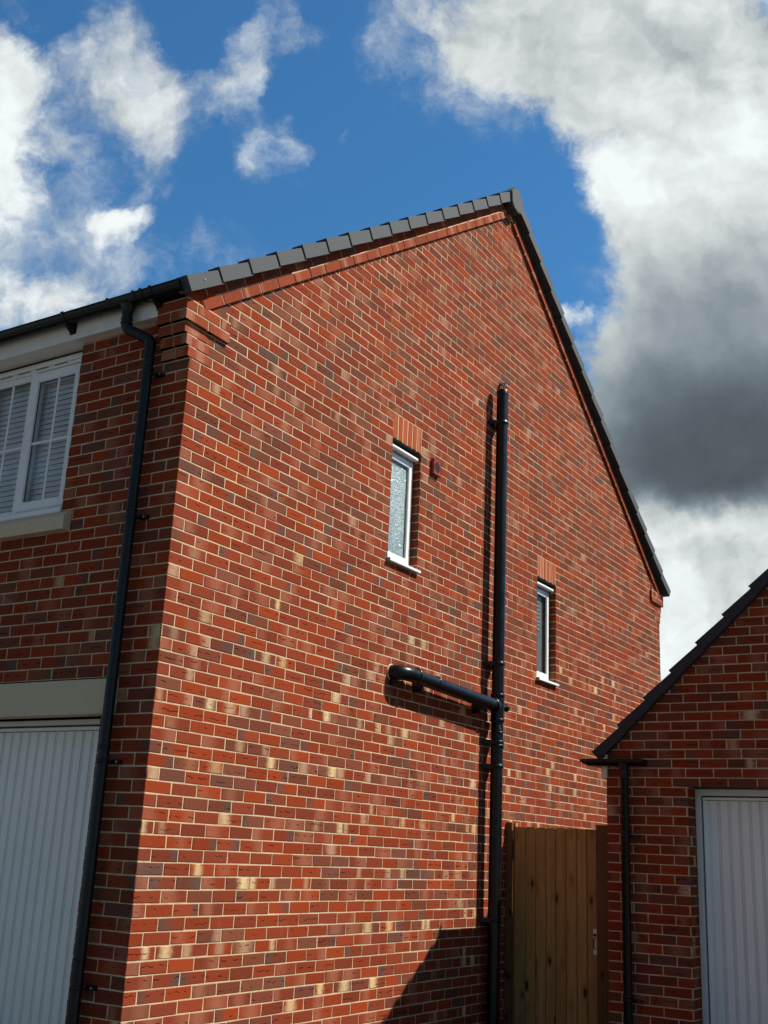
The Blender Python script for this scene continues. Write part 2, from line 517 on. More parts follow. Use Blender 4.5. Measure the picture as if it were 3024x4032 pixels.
class MB:
    """collects geometry, becomes ONE mesh object"""
    def __init__(s):
        s.v, s.f, s.mi, s.sm = [], [], [], []
        s.mats = []

    def mat(s, name):
        if name not in s.mats:
            s.mats.append(name)
        return s.mats.index(name)

    def face(s, pts, m, smooth=False):
        i = len(s.v)
        s.v += [tuple(p) for p in pts]
        s.f.append(tuple(range(i, i + len(pts))))
        s.mi.append(s.mat(m))
        s.sm.append(smooth)

    def mesh(s, pts, faces, m, smooth=False):
        i = len(s.v)
        s.v += [tuple(p) for p in pts]
        k = s.mat(m)
        for f in faces:
            s.f.append(tuple(i + j for j in f))
            s.mi.append(k)
            s.sm.append(smooth)

    def box(s, x0, x1, y0, y1, z0, z1, m):
        p = [(x, y, z) for x in (x0, x1) for y in (y0, y1) for z in (z0, z1)]
        s.mesh(p, [(0, 1, 3, 2), (4, 6, 7, 5), (0, 4, 5, 1), (2, 3, 7, 6), (0, 2, 6, 4), (1, 5, 7, 3)], m)

    def bbox(s, x0, x1, y0, y1, z0, z1, m, r=0.004):
        """box with small chamfers on every edge"""
        import itertools
        pts, idx = [], {}
        X, Y, Z = (x0, x1), (y0, y1), (z0, z1)
        for c in itertools.product((0, 1), repeat=3):
            for a in range(3):
                q = []
                for ax, (lo, hi) in enumerate((X, Y, Z)):
                    sgn = 1 if c[ax] == 0 else -1
                    base = lo if c[ax] == 0 else hi
                    q.append(base if ax == a else base + sgn * r)
                idx[(c, a)] = len(pts)
                pts.append(tuple(q))
        fs = []
        for a in range(3):
            o = [k for k in range(3) if k != a]
            for sd_ in (0, 1):
                ring = []
                for (i, j) in ((0, 0), (1, 0), (1, 1), (0, 1)):
                    c = [0, 0, 0]
                    c[a] = sd_
                    c[o[0]] = i
                    c[o[1]] = j
                    ring.append(idx[(tuple(c), a)])
                fs.append(tuple(ring))
        for a in range(3):
            o = [k for k in range(3) if k != a]
            for i in (0, 1):
                for j in (0, 1):
                    c0, c1 = [0, 0, 0], [0, 0, 0]
                    c1[a] = 1
                    for c in (c0, c1):
                        c[o[0]] = i
                        c[o[1]] = j
                    c0, c1 = tuple(c0), tuple(c1)
                    fs.append((idx[(c0, o[0])], idx[(c1, o[0])], idx[(c1, o[1])], idx[(c0, o[1])]))
        for c in itertools.product((0, 1), repeat=3):
            fs.append((idx[(c, 0)], idx[(c, 1)], idx[(c, 2)]))
        s.mesh(pts, fs, m)

    def prism(s, poly, axis, a0, a1, m):
        """poly: list of (p,q) in the plane across axis ('x': (y,z), 'y': (x,z)), extruded a0..a1"""
        n = len(poly)

        def P(a, p):
            return (a, p[0], p[1]) if axis == 'x' else ((p[0], a, p[1]) if axis == 'y' else (p[0], p[1], a))
        pts = [P(a0, p) for p in poly] + [P(a1, p) for p in poly]
        fs = [tuple(range(n)), tuple(range(2 * n - 1, n - 1, -1))]
        for i in range(n):
            j = (i + 1) % n
            fs.append((i, i + n, j + n, j))
        s.mesh(pts, fs, m)

    def tube(s, path, rad, m, seg=24, caps=True, smooth=True):
        """path: list of 3-D points; rad: number or list"""
        path = [Vector(p) for p in path]
        if not isinstance(rad, (list, tuple)):
            rad = [rad] * len(path)
        t0 = (path[1] - path[0]).normalized()
        up = Vector((0, 0, 1)) if abs(t0.z) < 0.9 else Vector((1, 0, 0))
        nrm = (up - t0 * up.dot(t0)).normalized()
        rings = []
        for i, p in enumerate(path):
            if i == 0:
                t = t0
            elif i == len(path) - 1:
                t = (path[i] - path[i - 1]).normalized()
            else:
                a = (path[i] - path[i - 1]).normalized()
                b = (path[i + 1] - path[i]).normalized()
                t = (a + b).normalized()
            nrm = (nrm - t * nrm.dot(t)).normalized()
            bi = t.cross(nrm)
            rings.append([p + (nrm * math.cos(2 * math.pi * k / seg) + bi * math.sin(2 * math.pi * k / seg)) * rad[i] for k in range(seg)])
        pts = [q for r in rings for q in r]
        fs = []
        for i in range(len(rings) - 1):
            for k in range(seg):
                k2 = (k + 1) % seg
                fs.append((i * seg + k, i * seg + k2, (i + 1) * seg + k2, (i + 1) * seg + k))
        s.mesh(pts, fs, m, smooth)
        if caps:
            s.face(list(reversed(rings[0])), m)
            s.face(rings[-1], m)

    def ring(s, c, axis, r, h, m, seg=24, lip=0.0):
        a = Vector(axis).normalized()
        c = Vector(c)
        e = min(0.003, h * 0.3)
        s.tube([c - a * h / 2, c - a * (h / 2 - e), c + a * (h / 2 - e), c + a * h / 2], [r - e, r, r, r - e], m, seg)

    def build(s, name, parent=None):
        me = bpy.data.meshes.new(name)
        me.from_pydata(s.v, [], s.f)
        for n in s.mats:
            me.materials.append(MATS[n])
        me.polygons.foreach_set('material_index', s.mi)
        me.polygons.foreach_set('use_smooth', s.sm)
        me.update()
        o = bpy.data.objects.new(name, me)
        COL.objects.link(o)
        if parent is not None:
            o.parent = parent
            o.matrix_parent_inverse = parent.matrix_basis.inverted()
        return o


def thing(name, label, cat, loc, group=None):
    o = bpy.data.objects.new(name, None)
    COL.objects.link(o)
    o.location = loc
    o['label'] = label
    o['category'] = cat
    if group:
        o['group'] = group
    return o


def tag(o, **kw):
    for k, v in kw.items():
        o[k] = v
    return o


# ------------------------------------------------------------------ brickwork
def clip(poly, a, b, c):
    """keep a*u+b*z<=c"""
    out = []
    n = len(poly)
    for i in range(n):
        p, q = poly[i], poly[(i + 1) % n]
        dp, dq = a * p[0] + b * p[1] - c, a * q[0] + b * q[1] - c
        if dp <= 0:
            out.append(p)
        if (dp < 0 < dq) or (dq < 0 < dp):
            t = dp / (dp - dq)
            out.append((p[0] + (q[0] - p[0]) * t, p[1] + (q[1] - p[1]) * t))
    return out


def area(poly):
    return 0.5 * sum(poly[i][0] * poly[(i + 1) % len(poly)][1] - poly[(i + 1) % len(poly)][0] * poly[i][1] for i in range(len(poly)))


class Brickwork(MB):
    def __init__(s, seed=1):
        super().__init__()
        s.rng = random.Random(seed)
        s.att = {}      # face index -> (bc, pc, pp, cr, uv list)

    def palette(s, kind, u, z, L):
        r = s.rng
        if kind == 'orange':
            k = r.uniform(0.88, 1.12)
            return (0.39 * k, 0.088 * k, 0.034 * k), (0.55, 0.26, 0.15), (r.uniform(0, L), 0.04, r.choice((0, 0.5))), (0, 0, 0)
        if kind == 'red':
            k = r.uniform(0.85, 1.12)
            bc = (0.275 * k, 0.060 * k, 0.027 * k)
            return bc, (0.46, 0.24, 0.16), (r.uniform(0, L), r.uniform(0.03, 0.09), r.choice((0, 0.3, 0.6))), (0, 0, 0)
        # mixed multi-stock facing bricks
        k = r.uniform(0.86, 1.12)
        reds = [(0.262, 0.042, 0.014), (0.240, 0.041, 0.016), (0.222, 0.043, 0.019), (0.290, 0.046, 0.013), (0.200, 0.040, 0.018), (0.250, 0.047, 0.019)]
        browns = [(0.160, 0.046, 0.025), (0.182, 0.053, 0.027), (0.200, 0.064, 0.035)]
        # runs of similar bricks along a course
        cl = math.sin(u * 1.9 + z * 31.7) + math.sin(u * 0.83 - z * 17.3 + 2.0)
        pb = 0.17 + 0.07 * cl
        if z > -0.6:
            pb += 0.08
        if r.random() < pb:
            bc = r.choice(browns)
        else:
            bc = r.choice(reds)
        bc = tuple(c * k for c in bc)
        t = r.random()
        creamp = 0.022 + (0.60 if cl > 0.95 and -4.0 < z < -1.5 and u < 5.5 else (0.22 if cl > 0.8 and z < -0.9 else 0.0))
        if z > -0.9:
            creamp = 0.03
        if kind == 'plain':
            creamp *= 0.3
        if t < creamp:
            w = r.uniform(0.035, 0.10)
            pc = r.choice([(0.72, 0.55, 0.28), (0.62, 0.45, 0.26), (0.48, 0.30, 0.19)])
            if z > -0.9:
                pc = (0.42, 0.25, 0.16)
                w *= 1.5
            pp = (r.uniform(0.01, L - 0.01), w, r.uniform(0.4, 1.0))
        elif t < creamp + 0.15:
            pc = r.choice([(0.080, 0.062, 0.056), (0.105, 0.075, 0.064), (0.095, 0.060, 0.048)])
            if r.random() < 0.22:
                pp = (L / 2, L * 2, r.uniform(0.35, 0.7))
            else:
                pp = (r.choice((0.0, L)), r.uniform(0.08, 0.16), r.uniform(0.7, 0.95))
        elif t < creamp + 0.42:
            pc = (0.34, 0.130, 0.075)
            pp = (r.uniform(0, L), r.uniform(0.06, 0.14), r.uniform(0.4, 0.8))
        else:
            pc, pp = (0.2, 0.05, 0.03), (0, 0.05, 0)
        cr = (r.uniform(0.018, 0.046), r.uniform(0, 50), r.uniform(0.5, 1.0) if r.random() < 0.62 else 0.0)
        return bc, pc, pp, cr

    def brick(s, fr, poly, kind='mix', proud=0.0, sides=0.008, uvo=None):
        """fr(u,z,d)->3D; poly convex (ccw in u,z). front face bevelled, returns sunk to -sides"""
        if len(poly) < 3:
            return
        if area(poly) < 0:
            poly = list(reversed(poly))
        if area(poly) < 1e-4:
            return
        r = s.rng
        us = [p[0] for p in poly]
        zs = [p[1] for p in poly]
        u0, z0 = min(us), min(zs)
        L = max(us) - u0
        cu, cz = sum(us) / len(us), sum(zs) / len(zs)
        jd = proud + r.uniform(-0.0008, 0.0012)
        n = len(poly)
        outer, inner, back = [], [], []
        uvs = []
        for (u, z) in poly:
            ju, jz = r.uniform(-0.0018, 0.0018), r.uniform(-0.0018, 0.0018)
            if uvo == 'tight':
                ju = jz = 0
            U, Z = u + ju, z + jz
            du, dz = cu - U, cz - Z
            iu = U + math.copysign(min(0.0022, abs(du) * 0.5), du)
            iz = Z + math.copysign(min(0.0022, abs(dz) * 0.5), dz)
            outer.append(fr(U, Z, jd - 0.0022))
            inner.append(fr(iu, iz, jd))
            back.append(fr(U, Z, -sides))
            uvs.append((U - u0, Z - z0))
        i0 = len(s.v)
        s.v += inner + outer + back
        k = s.mat('brick')
        at = s.palette(kind, cu, cz, L)

        def addf(idx, uv):
            s.att[len(s.f)] = at + (uv,)
            s.f.append(tuple(i0 + j for j in idx))
            s.mi.append(k)
            s.sm.append(False)
        addf(range(n), uvs)
        for i in range(n):
            j = (i + 1) % n
            addf((i, i + n, j + n, j), [uvs[i], uvs[i], uvs[j], uvs[j]])
            addf((i + n, i + 2 * n, j + 2 * n, j + n), [uvs[i], uvs[i], uvs[j], uvs[j]])

    def wall(s, fr, poly, openings=(), even_header=True, kind='mix', depth=0.0026, skip=None, u_end=None, zoff=0.0):
        us = [p[0] for p in poly]
        zs = [p[1] for p in poly]
        U0, U1 = min(us), max(us)
        if u_end:
            U1 = u_end
        c0 = int(math.floor((min(zs) - zoff) / 0.075)) - 1
        c1 = int(math.ceil((max(zs) - zoff) / 0.075)) + 1
        hp = []
        for i in range(len(poly)):
            p, q = poly[i], poly[(i + 1) % len(poly)]
            a, b = (q[1] - p[1]), -(q[0] - p[0])
            hp.append((a, b, a * p[0] + b * p[1]))
        for c in range(c0, c1):
            zb = zoff + c * 0.075 + 0.0044
            zt = zb + 0.0662
            n = -(c + 1)
            header = (n % 2 == 0) == even_header
            u = 0.0
            first = True
            while u < U1 - 0.02:
                w = 0.1025 if (first and header) else 0.215
                ue = min(u + w, U1)
                if U1 - ue < 0.03:
                    ue = U1
                pieces = [(u, ue)]
                for (a0, a1, b0, b1) in openings:
                    if zt > b0 + 0.02 and zb < b1 - 0.02:
                        np_ = []
                        for (p0, p1) in pieces:
                            if p1 <= a0 or p0 >= a1:
                                np_.append((p0, p1))
                            else:
                                if a0 - p0 > 0.02:
                                    np_.append((p0, a0))
                                if p1 - a1 > 0.02:
                                    np_.append((a1, p1))
                        pieces = np_
                for (p0, p1) in pieces:
                    if skip and skip((p0 + p1) / 2, (zb + zt) / 2):
                        continue
                    pl = [(p0 - (0.0006 if p0 > 0 else 0), zb), (p1 + 0.0006, zb), (p1 + 0.0006, zt), (p0 - (0.0006 if p0 > 0 else 0), zt)]
                    for (a, b, cc) in hp:
                        pl = clip(pl, a, b, cc)
                        if len(pl) < 3:
                            break
                    if len(pl) >= 3:
                        s.brick(fr, pl, kind)
                u += w + 0.01
                first = False
        # mortar bed behind, cut round the openings
        cuts = sorted(set([U0, max(us)] + [a for o in openings for a in o[:2]]))
        for a, b in zip(cuts[:-1], cuts[1:]):
            zr = [(min(zs) - 1, max(zs) + 1)]
            for (a0, a1, b0, b1) in openings:
                if a0 <= a + 1e-6 and a1 >= b - 1e-6:
                    nz = []
                    for (p0, p1) in zr:
                        if p1 <= b0 or p0 >= b1:
                            nz.append((p0, p1))
                        else:
                            if b0 > p0:
                                nz.append((p0, b0))
                            if p1 > b1:
                                nz.append((b1, p1))
                    zr = nz
            for (p0, p1) in zr:
                pl = [(a, p0), (b, p0), (b, p1), (a, p1)]
                for (x, y, cc) in hp:
                    pl = clip(pl, x, y, cc)
                    if len(pl) < 3:
                        break
                if len(pl) >= 3:
                    s.face([fr(u, z, -depth) for (u, z) in pl], 'mortar')

    def build(s, name, parent=None):
        o = super().build(name, parent)
        me = o.data
        nl = len(me.loops)
        bc, pc, pp, cr, uv = [], [], [], [], []
        for i, f in enumerate(s.f):
            a = s.att.get(i)
            if a is None:
                for _ in f:
                    bc += (0.5, 0.4, 0.3)
                    pc += (0.5, 0.4, 0.3)
                    pp += (0, 0.05, 0)
                    cr += (0, 0, 0)
                    uv += (0, 0)
            else:
                for q in a[4]:
                    bc += a[0]
                    pc += a[1]
                    pp += a[2]
                    cr += a[3]
                    uv += q
        for nm, data in (('bc', bc), ('pc', pc), ('pp', pp), ('cr', cr)):
            at = me.attributes.new(nm, 'FLOAT_VECTOR', 'CORNER')
            at.data.foreach_set('vector', data)
        ul = me.uv_layers.new(name='UVMap')
        ul.data.foreach_set('uv', uv)
        return o


def fr_x(x0, sgn=1):       # wall in the plane x=x0, u runs along +y
    return lambda u, z, d: (x0 + sgn * d, u, z)


def fr_front(y0, xs, sgn=-1):    # wall facing -y; u measured from xs in direction sgn*x
    return lambda u, z, d: (xs + sgn * u, y0 - d, z)


GZ = -4.47          # ground level
DEP = 8.99          # depth of the gable wall
APX = DEP / 2
TS = 0.7028         # roof slope (rise / run)
HX = -6.6           # far side of the house


def band_z(y):
    y = min(y, DEP - y)
    return 0.384 + TS * (y - 0.12)


def captop(y):
    y = min(y, DEP - y)
    return 0.479 + TS * (y + 0.175)


# ------------------------------------------------------------------ the house
house = thing('brick_house', 'tall red brick house with a sunlit gable wall and a grey tiled roof', 'house', (0, 0, GZ))

W1 = (2.455, 2.915, -0.75, 0.30)
W2 = (5.280, 5.738, -1.275, -0.225)
LINT1 = (2.455, 2.915, 0.30, 0.525)
LINT2 = (5.280, 5.738, -0.225, 0.0)

# gable wall
b = Brickwork(11)
apz = band_z(APX) + 0.055
poly = [(0, GZ), (DEP, GZ), (DEP, band_z(0) + 0.05), (APX, apz), (0, band_z(0) + 0.05)]
b.wall(fr_x(0), poly, [W1, W2, LINT1, LINT2], even_header=True)
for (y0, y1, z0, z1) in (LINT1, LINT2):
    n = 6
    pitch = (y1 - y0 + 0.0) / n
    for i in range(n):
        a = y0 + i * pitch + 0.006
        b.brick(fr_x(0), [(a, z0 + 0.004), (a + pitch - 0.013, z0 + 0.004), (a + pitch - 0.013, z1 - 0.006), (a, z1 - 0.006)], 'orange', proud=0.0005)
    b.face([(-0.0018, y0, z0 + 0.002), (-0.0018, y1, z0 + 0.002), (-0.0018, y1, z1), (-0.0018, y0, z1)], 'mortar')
    b.box(-0.13, -0.006, y0, y1, z0 - 0.004, z0 + 0.012, 'tile_and_gap_dark')  # steel lintel underside, blackened so the gap beneath reads as shade
# reveals of the two openings
for (y0, y1, z0, z1) in (W1, W2):
    for yy, sg in ((y1, -1), (y0, 1)):
        f = (lambda yy, sg: (lambda u, z, d: (-u, yy + sg * d, z)))(yy, sg)
        c = int(round(z0 / 0.075))
        while c * 0.075 < z1 - 0.01:
            zb = c * 0.075 + 0.005
            hd = 0.1
            b.brick(f, [(0.003, zb), (hd, zb), (hd, zb + 0.065), (0.003, zb + 0.065)], 'plain', sides=0.004)
            c += 1
        b.face([f(u, z, -0.003) for u, z in ((0, z0), (0.12, z0), (0.12, z1), (0, z1))], 'mortar')
b.build('wall', house)

# front wall (shaded)
FW = (1.01, 2.06, -0.90, 0.60)
FD = (0.42, 2.86, GZ - 0.1, -2.25)
LNT = (0.30, 2.98, -2.25, -2.025)
b = Brickwork(23)
b.wall(fr_front(0, 0), [(0, GZ), (-HX, GZ), (-HX, 0.34), (0, 0.34)], [FW, FD, LNT], even_header=False, kind='plain')
# returns of the openings
for (u, sg, z0, z1, dep) in ((1.01, 1, -0.9, 0.3, 0.07), (2.06, -1, -0.9, 0.3, 0.07), (0.42, 1, GZ, -2.25, 0.21), (2.86, -1, GZ, -2.25, 0.21)):
    f = (lambda u0, sg: (lambda u, z, d: (-u0 - sg * d, u, z)))(u, sg)
    c = int(math.floor(z0 / 0.075))
    while c * 0.075 < z1 - 0.01:
        zb = c * 0.075 + 0.005
        b.brick(f, [(0.003, zb), (min(dep, 0.1), zb), (min(dep, 0.1), zb + 0.065), (0.003, zb + 0.065)], 'plain', sides=0.004)
        if dep > 0.15:
            b.brick(f, [(0.11, zb), (dep, zb), (dep, zb + 0.065), (0.11, zb + 0.065)], 'plain', sides=0.004)
        c += 1
    b.face([f(a, z, -0.003) for a, z in ((0, z0), (dep, z0), (dep, z1), (0, z1))], 'mortar')
b.build('wall', house)

# rear wall and far party gable
b = Brickwork(29)
b.wall(lambda u, z, d: (-u, DEP + d, z), [(0, GZ), (-HX, GZ), (-HX, 0.34), (0, 0.34)], [], even_header=False, kind='plain')
b.build('wall', house)
b = Brickwork(31)
b.wall(lambda u, z, d: (HX - d, u, z), poly, [], kind='plain')
b.build('wall', house)


# raking brick band below the verge
def rake_frame(side, x0):
    th = math.atan(TS)
    c, s_ = math.cos(th), math.sin(th)
    yb = 0.03

    def f(u, t, d):
        y = yb + u * c - t * s_
        z = band_z(yb) + u * s_ + t * c
        if side:
            y = DEP - y
        return (x0 + d, y, z)
    return f


th = math.atan(TS)
SLOPE_L = (APX - 0.03) / math.cos(th)
for side in (0, 1):
    b = Brickwork(41 + side)
    f = rake_frame(side, 0.0)
    u = 0.06
    while u < SLOPE_L - 0.05:
        ue = min(u + 0.215, SLOPE_L - 0.10)
        if ue - u > 0.04:
            b.brick(f, [(u, 0.002), (ue, 0.002), (ue, 0.070), (u, 0.070)], 'red', proud=0.027, sides=-0.0005, uvo='tight')
        u += 0.225
    # bed between and above
    b.mesh([f(0.06, 0.004, 0.001), f(SLOPE_L - 0.1, 0.004, 0.001), f(SLOPE_L - 0.1, 0.068, 0.001), f(0.06, 0.068, 0.001),
            f(0.06, 0.004, 0.023), f(SLOPE_L - 0.1, 0.004, 0.023), f(SLOPE_L - 0.1, 0.068, 0.023), f(0.06, 0.068, 0.023)],
           [(0, 1, 5, 4), (1, 2, 6, 5), (2, 3, 7, 6), (3, 0, 4, 7), (4, 5, 6, 7)], 'mortar')
    rr = random.Random(5 + side)
    u = 0.1
    while u < SLOPE_L - 0.15:
        if rr.random() < 0.62:
            w = rr.uniform(0.05, 0.3)
            h0, h1 = rr.uniform(0.002, 0.014), rr.uniform(0.002, 0.012)
            dpt = rr.uniform(0.012, 0.026)
            b.mesh([f(u, 0.0695, 0.003), f(u + w, 0.0695, 0.003), f(u + w, 0.0695, dpt), f(u, 0.0695, dpt),
                    f(u, 0.07 + h0, 0.003), f(u + w, 0.07 + h1, 0.003)],
                   [(0, 1, 2, 3), (3, 2, 5, 4), (0, 3, 4), (1, 5, 2), (0, 4, 5, 1)], 'mortar')
        u += rr.uniform(0.08, 0.4)
    # second, set-back raking course right under the tiles
    u = -0.06
    while u < SLOPE_L - 0.02:
        ue = min(u + 0.215, SLOPE_L + 0.02)
        b.brick(f, [(u, 0.080), (ue, 0.080), (ue, 0.150), (u, 0.150)], 'plain', proud=0.004, sides=0.004, uvo='tight')
        u += 0.225
    b.face([f(-0.06, 0.05, 0.0005), f(SLOPE_L + 0.03, 0.05, 0.0005), f(SLOPE_L + 0.06, 0.16, 0.0005), f(-0.06, 0.16, 0.0005)], 'mortar')
    b.build('brick_verge_band', house)


# stepped brick kneelers at both eaves
def kneeler(side):
    b = Brickwork(51 + side)
    XL = -0.225

    def Y(y):
        return DEP - y if side else y

    def solid(x0, x1, y0, y1, z0, z1, kind='red'):
        ya, yb = Y(y0), Y(y1)
        lo, hi = min(ya, yb), max(ya, yb)
        b.brick(lambda u, z, d: (x1 + d, u, z), [(lo, z0), (hi, z0), (hi, z1), (lo, z1)], kind, proud=0.0, sides=abs(x1 - x0), uvo='tight')
        f0 = y0 if not side else y0
        yf = Y(y0)
        sg = -1 if not side else 1
        b.brick(lambda u, z, d: (u, yf + sg * d, z), [(x0, z0), (x1, z0), (x1, z1), (x0, z1)], kind, proud=0.0, sides=0.05, uvo='tight')
        # underside
        b.face([(x0, lo, z0 + 0.001), (x0, hi, z0 + 0.001), (x1 - 0.002, hi, z0 + 0.001), (x1 - 0.002, lo, z0 + 0.001)], 'mortar')
    rows = [(0.005, 0.024, 0.0025), (0.080, 0.048, 0.0025), (0.155, 0.073, 0.0025), (0.230, 0.10, 0.026), (0.305, 0.10, 0.026)]
    for i, (z, p, x1) in enumerate(rows):
        zt = z + 0.065
        if i == 4:
            solid(XL, x1, -p, 0.0, z, zt)
            solid(x1 - 0.1, x1, 0.01, 0.225, z, zt)
            solid(x1 - 0.1, x1, 0.235, 0.335, z, zt)
            yend = 0.335
        elif i == 3:
            solid(-0.105, x1, -p, 0.115, z, zt)
            solid(XL, -0.115, -p, 0.0, z, zt)
            solid(x1 - 0.1, x1, 0.125, 0.335, z, zt)
            yend = 0.335
        else:
            solid(-0.105, x1, -p, 0.215 - p, z, zt)
            solid(XL, -0.115, -p, 0.0, z, zt)
            yend = 0.215 - p
        m = 0.004
        ya, yb = Y(-p + m), Y(yend - m)
        b.box(XL + m, x1 - m, min(ya, yb), max(ya, yb), z + 0.0015, zt - 0.001, 'mortar')
        if i:
            pz, pp_, px1 = rows[i - 1]
            ye = 0.33 if i == 4 else 0.05
            ja, jb = Y(-min(p, pp_) + m), Y(ye)
            b.box(XL + m, min(x1, px1) - m + 0.0015, min(ja, jb), max(ja, jb), z - 0.0105, z + 0.0012, 'mortar')
        if i == 4:
            b.box(XL + m, x1 - m, min(ya, yb), max(ya, yb), zt - 0.001, zt + 0.010, 'mortar')
    # filling above the kneeler, under the tiles
    pl = [(-0.10, 0.375), (0.24, 0.375), (0.24, 0.56), (-0.10, 0.375)]
    for (p0, p1, zb, zt) in ((-0.075, 0.10, 0.378, 0.43), (0.11, 0.30, 0.378, 0.50)):
        q = [(p0, zb), (p1, zb), (p1, zt + 0.05), (p0, zt)]
        q = clip(q, -TS, 1.0, 0.397 + TS * 0.115 + 0.005)
        q = [(Y(a), z) for a, z in q]
        b.brick(lambda u, z, d: (0.0 + d, u, z), q, 'plain', proud=0.006, sides=0.0, uvo='tight')
    b.build('brick_kneeler', house)


kneeler(0)
kneeler(1)

# roof: stepped tile courses, verge tiles, ridge
GA = 0.287
P0 = (-0.201, 0.461)
TC = 0.706       # slope of the tile line
th_ = math.atan(TS)
cs, sn = math.cos(th_), math.sin(th_)
NCAP = 16


def pos(i, off):
    y, z = P0[0] + GA * i, P0[1] + GA * TC * i
    return (y + sn * off, z - cs * off)


roof = MB()
for side in (0, 1):
    def S(p):
        return (DEP - p[0], p[1]) if side else p
    for i in range(NCAP):
        a, a2 = pos(i, 0.012), pos(i + 1, 0.030)
        c_, d_ = pos(i + 1, 0.055), pos(i, 0.040)
        pl = [S(p) for p in (a, a2, c_, d_)]
        # every course of tiles, butted with fine joints
        x = 0.02
        k = i % 2
        while x > HX - 0.1:
            w = 0.33 if k == 0 or x < 0 else 0.16
            x2 = max(x - w, HX - 0.1)
            roof.prism(pl, 'x', x2 + 0.003, x, 'roof_tile')
            x = x2
            if x <= HX - 0.099:
                break
    # deck
    d0, d1, e1, e0 = pos(0, 0.045), pos(NCAP, 0.06), pos(NCAP, 0.11), pos(0.2, 0.095)
    roof.prism([S(p) for p in (d0, d1, e1, e0)], 'x', HX - 0.05, -0.001, 'tile_and_gap_dark')
roof.prism([(APX - 0.25, 3.40), (APX + 0.25, 3.40), (APX, 3.70)], 'x', HX, -0.004, 'tile_and_gap_dark')
rob = roof.build('roof', house)

for side in (0, 1):
    vb = MB()
    rr = random.Random(3 + side)
    for i in range(NCAP):
        j = rr.uniform(-0.0015, 0.0015)
        a, a2 = pos(i, 0.0 + j), pos(i + 1.02, 0.022 + j)
        bb, b2 = pos(i, 0.102), pos(i + 1.02, 0.114)
        if i == NCAP - 1:
            a2, b2 = pos(i + 0.85, 0.018), pos(i + 0.85, 0.112)
        if side:
            a, a2, bb, b2 = [(DEP - p[0], p[1]) for p in (a, a2, bb, b2)]
        xo, xi = 0.097, 0.088
        e = 0.004
        pts = []
        for (p, xx) in ((a, xo), (a2, xi), (b2, xi), (bb, xo)):
            pts.append((xx, p[0], p[1]))
        # chamfered top edge, solid down to the wall line
        na, na2 = (a[0], a[1]), (a2[0], a2[1])
        back = [(-0.002, p[0], p[1]) for p in (a, a2, b2, bb)]
        top = [(xo - e, a[0], a[1] + 0.0025), (xi - e, a2[0], a2[1] + 0.0025)]
        vb.mesh(pts + back + top, [(0, 3, 2, 1), (3, 7, 6, 2), (0, 1, 9, 8), (8, 9, 5, 4), (0, 8, 4, 7, 3), (1, 2, 6, 5, 9), (4, 5, 6, 7)], 'roof_tile')
    v = vb.build('verge_tiles', house)
    if side == 0:
        sc = MB()
        p = pos(0.48, 0.055)
        sc.tube([(0.090, p[0], p[1]), (0.0955, p[0], p[1]), (0.0975, p[0], p[1])], [0.0075, 0.0075, 0.005], 'steel', 16)
        sc.build('screw', v)
rg = MB()
x = 0.02
while x > HX:
    x2 = max(x - 0.44, HX)
    rg.prism([(APX - 0.125, 3.655), (APX - 0.06, 3.745), (APX + 0.06, 3.745), (APX + 0.125, 3.655), (APX + 0.105, 3.645), (APX, 3.70), (APX - 0.105, 3.645)], 'x', x2 + 0.004, x, 'roof_tile')
    x = x2
rid = rg.build('ridge', house)
rc = MB()
hexa = [(-0.132, 3.678), (-0.118, 3.560), (-0.085, 3.512), (0.0, 3.488), (0.085, 3.512), (0.118, 3.560), (0.132, 3.678), (0.05, 3.762), (-0.05, 3.762)]
rc.prism([(APX + a, z) for a, z in hexa], 'x', 0.02, 0.106, 'roof_tile')
rc.prism([(APX + a * 0.94, 3.63 + (z - 3.63) * 0.94) for a, z in hexa], 'x', 0.106, 0.110, 'roof_tile')
rc.build('ridge_end_cap', house)

# fascia, soffit
fs = MB()
fs.bbox(HX, -0.230, -0.092, -0.074, 0.300, 0.455, 'fascia_white', 0.002)
fs.build('fascia', house)
so = MB()
so.box(HX, -0.230, -0.0735, 0.012, 0.306, 0.316, 'fascia_white')
so.box(-2.10, -0.99, 0.0125, 0.16, 0.307, 0.3165, 'fascia_white')
so.box(-2.10, -0.99, 0.066, 0.072, 0.270, 0.3065, 'tile_and_gap_dark')  # dark strip put in as the shaded gap over the window head
so.build('soffit', house)
fs = MB()
fs.bbox(HX, -0.230, DEP + 0.074, DEP + 0.092, 0.300, 0.455, 'fascia_white', 0.002)
fs.box(HX, -0.230, DEP, DEP + 0.0735, 0.306, 0.316, 'fascia_white')
fs.build('fascia', house)


# gutters
def gutter_profile(cy, cz, r=0.056, t=0.003, sg=1):
    """outer curve then inner curve (y,z) of a half-round gutter with a rolled lip"""
    o, i_ = [], []
    n = 18
    for k in range(n + 1):
        a = math.pi * k / n
        rr_ = r * (1.0 if not (5 < k < 8) else 1.0)
        o.append((cy - sg * rr_ * math.cos(a), cz - r * 0.98 * math.sin(a)))
        i_.append((cy - sg * (r - t) * math.cos(a), cz - (r - t) * math.sin(a)))
    return o + list(reversed(i_))


def sweep(mb, prof, axis, a0, a1, m):
    mb.prism(prof, axis, a0, a1, m)


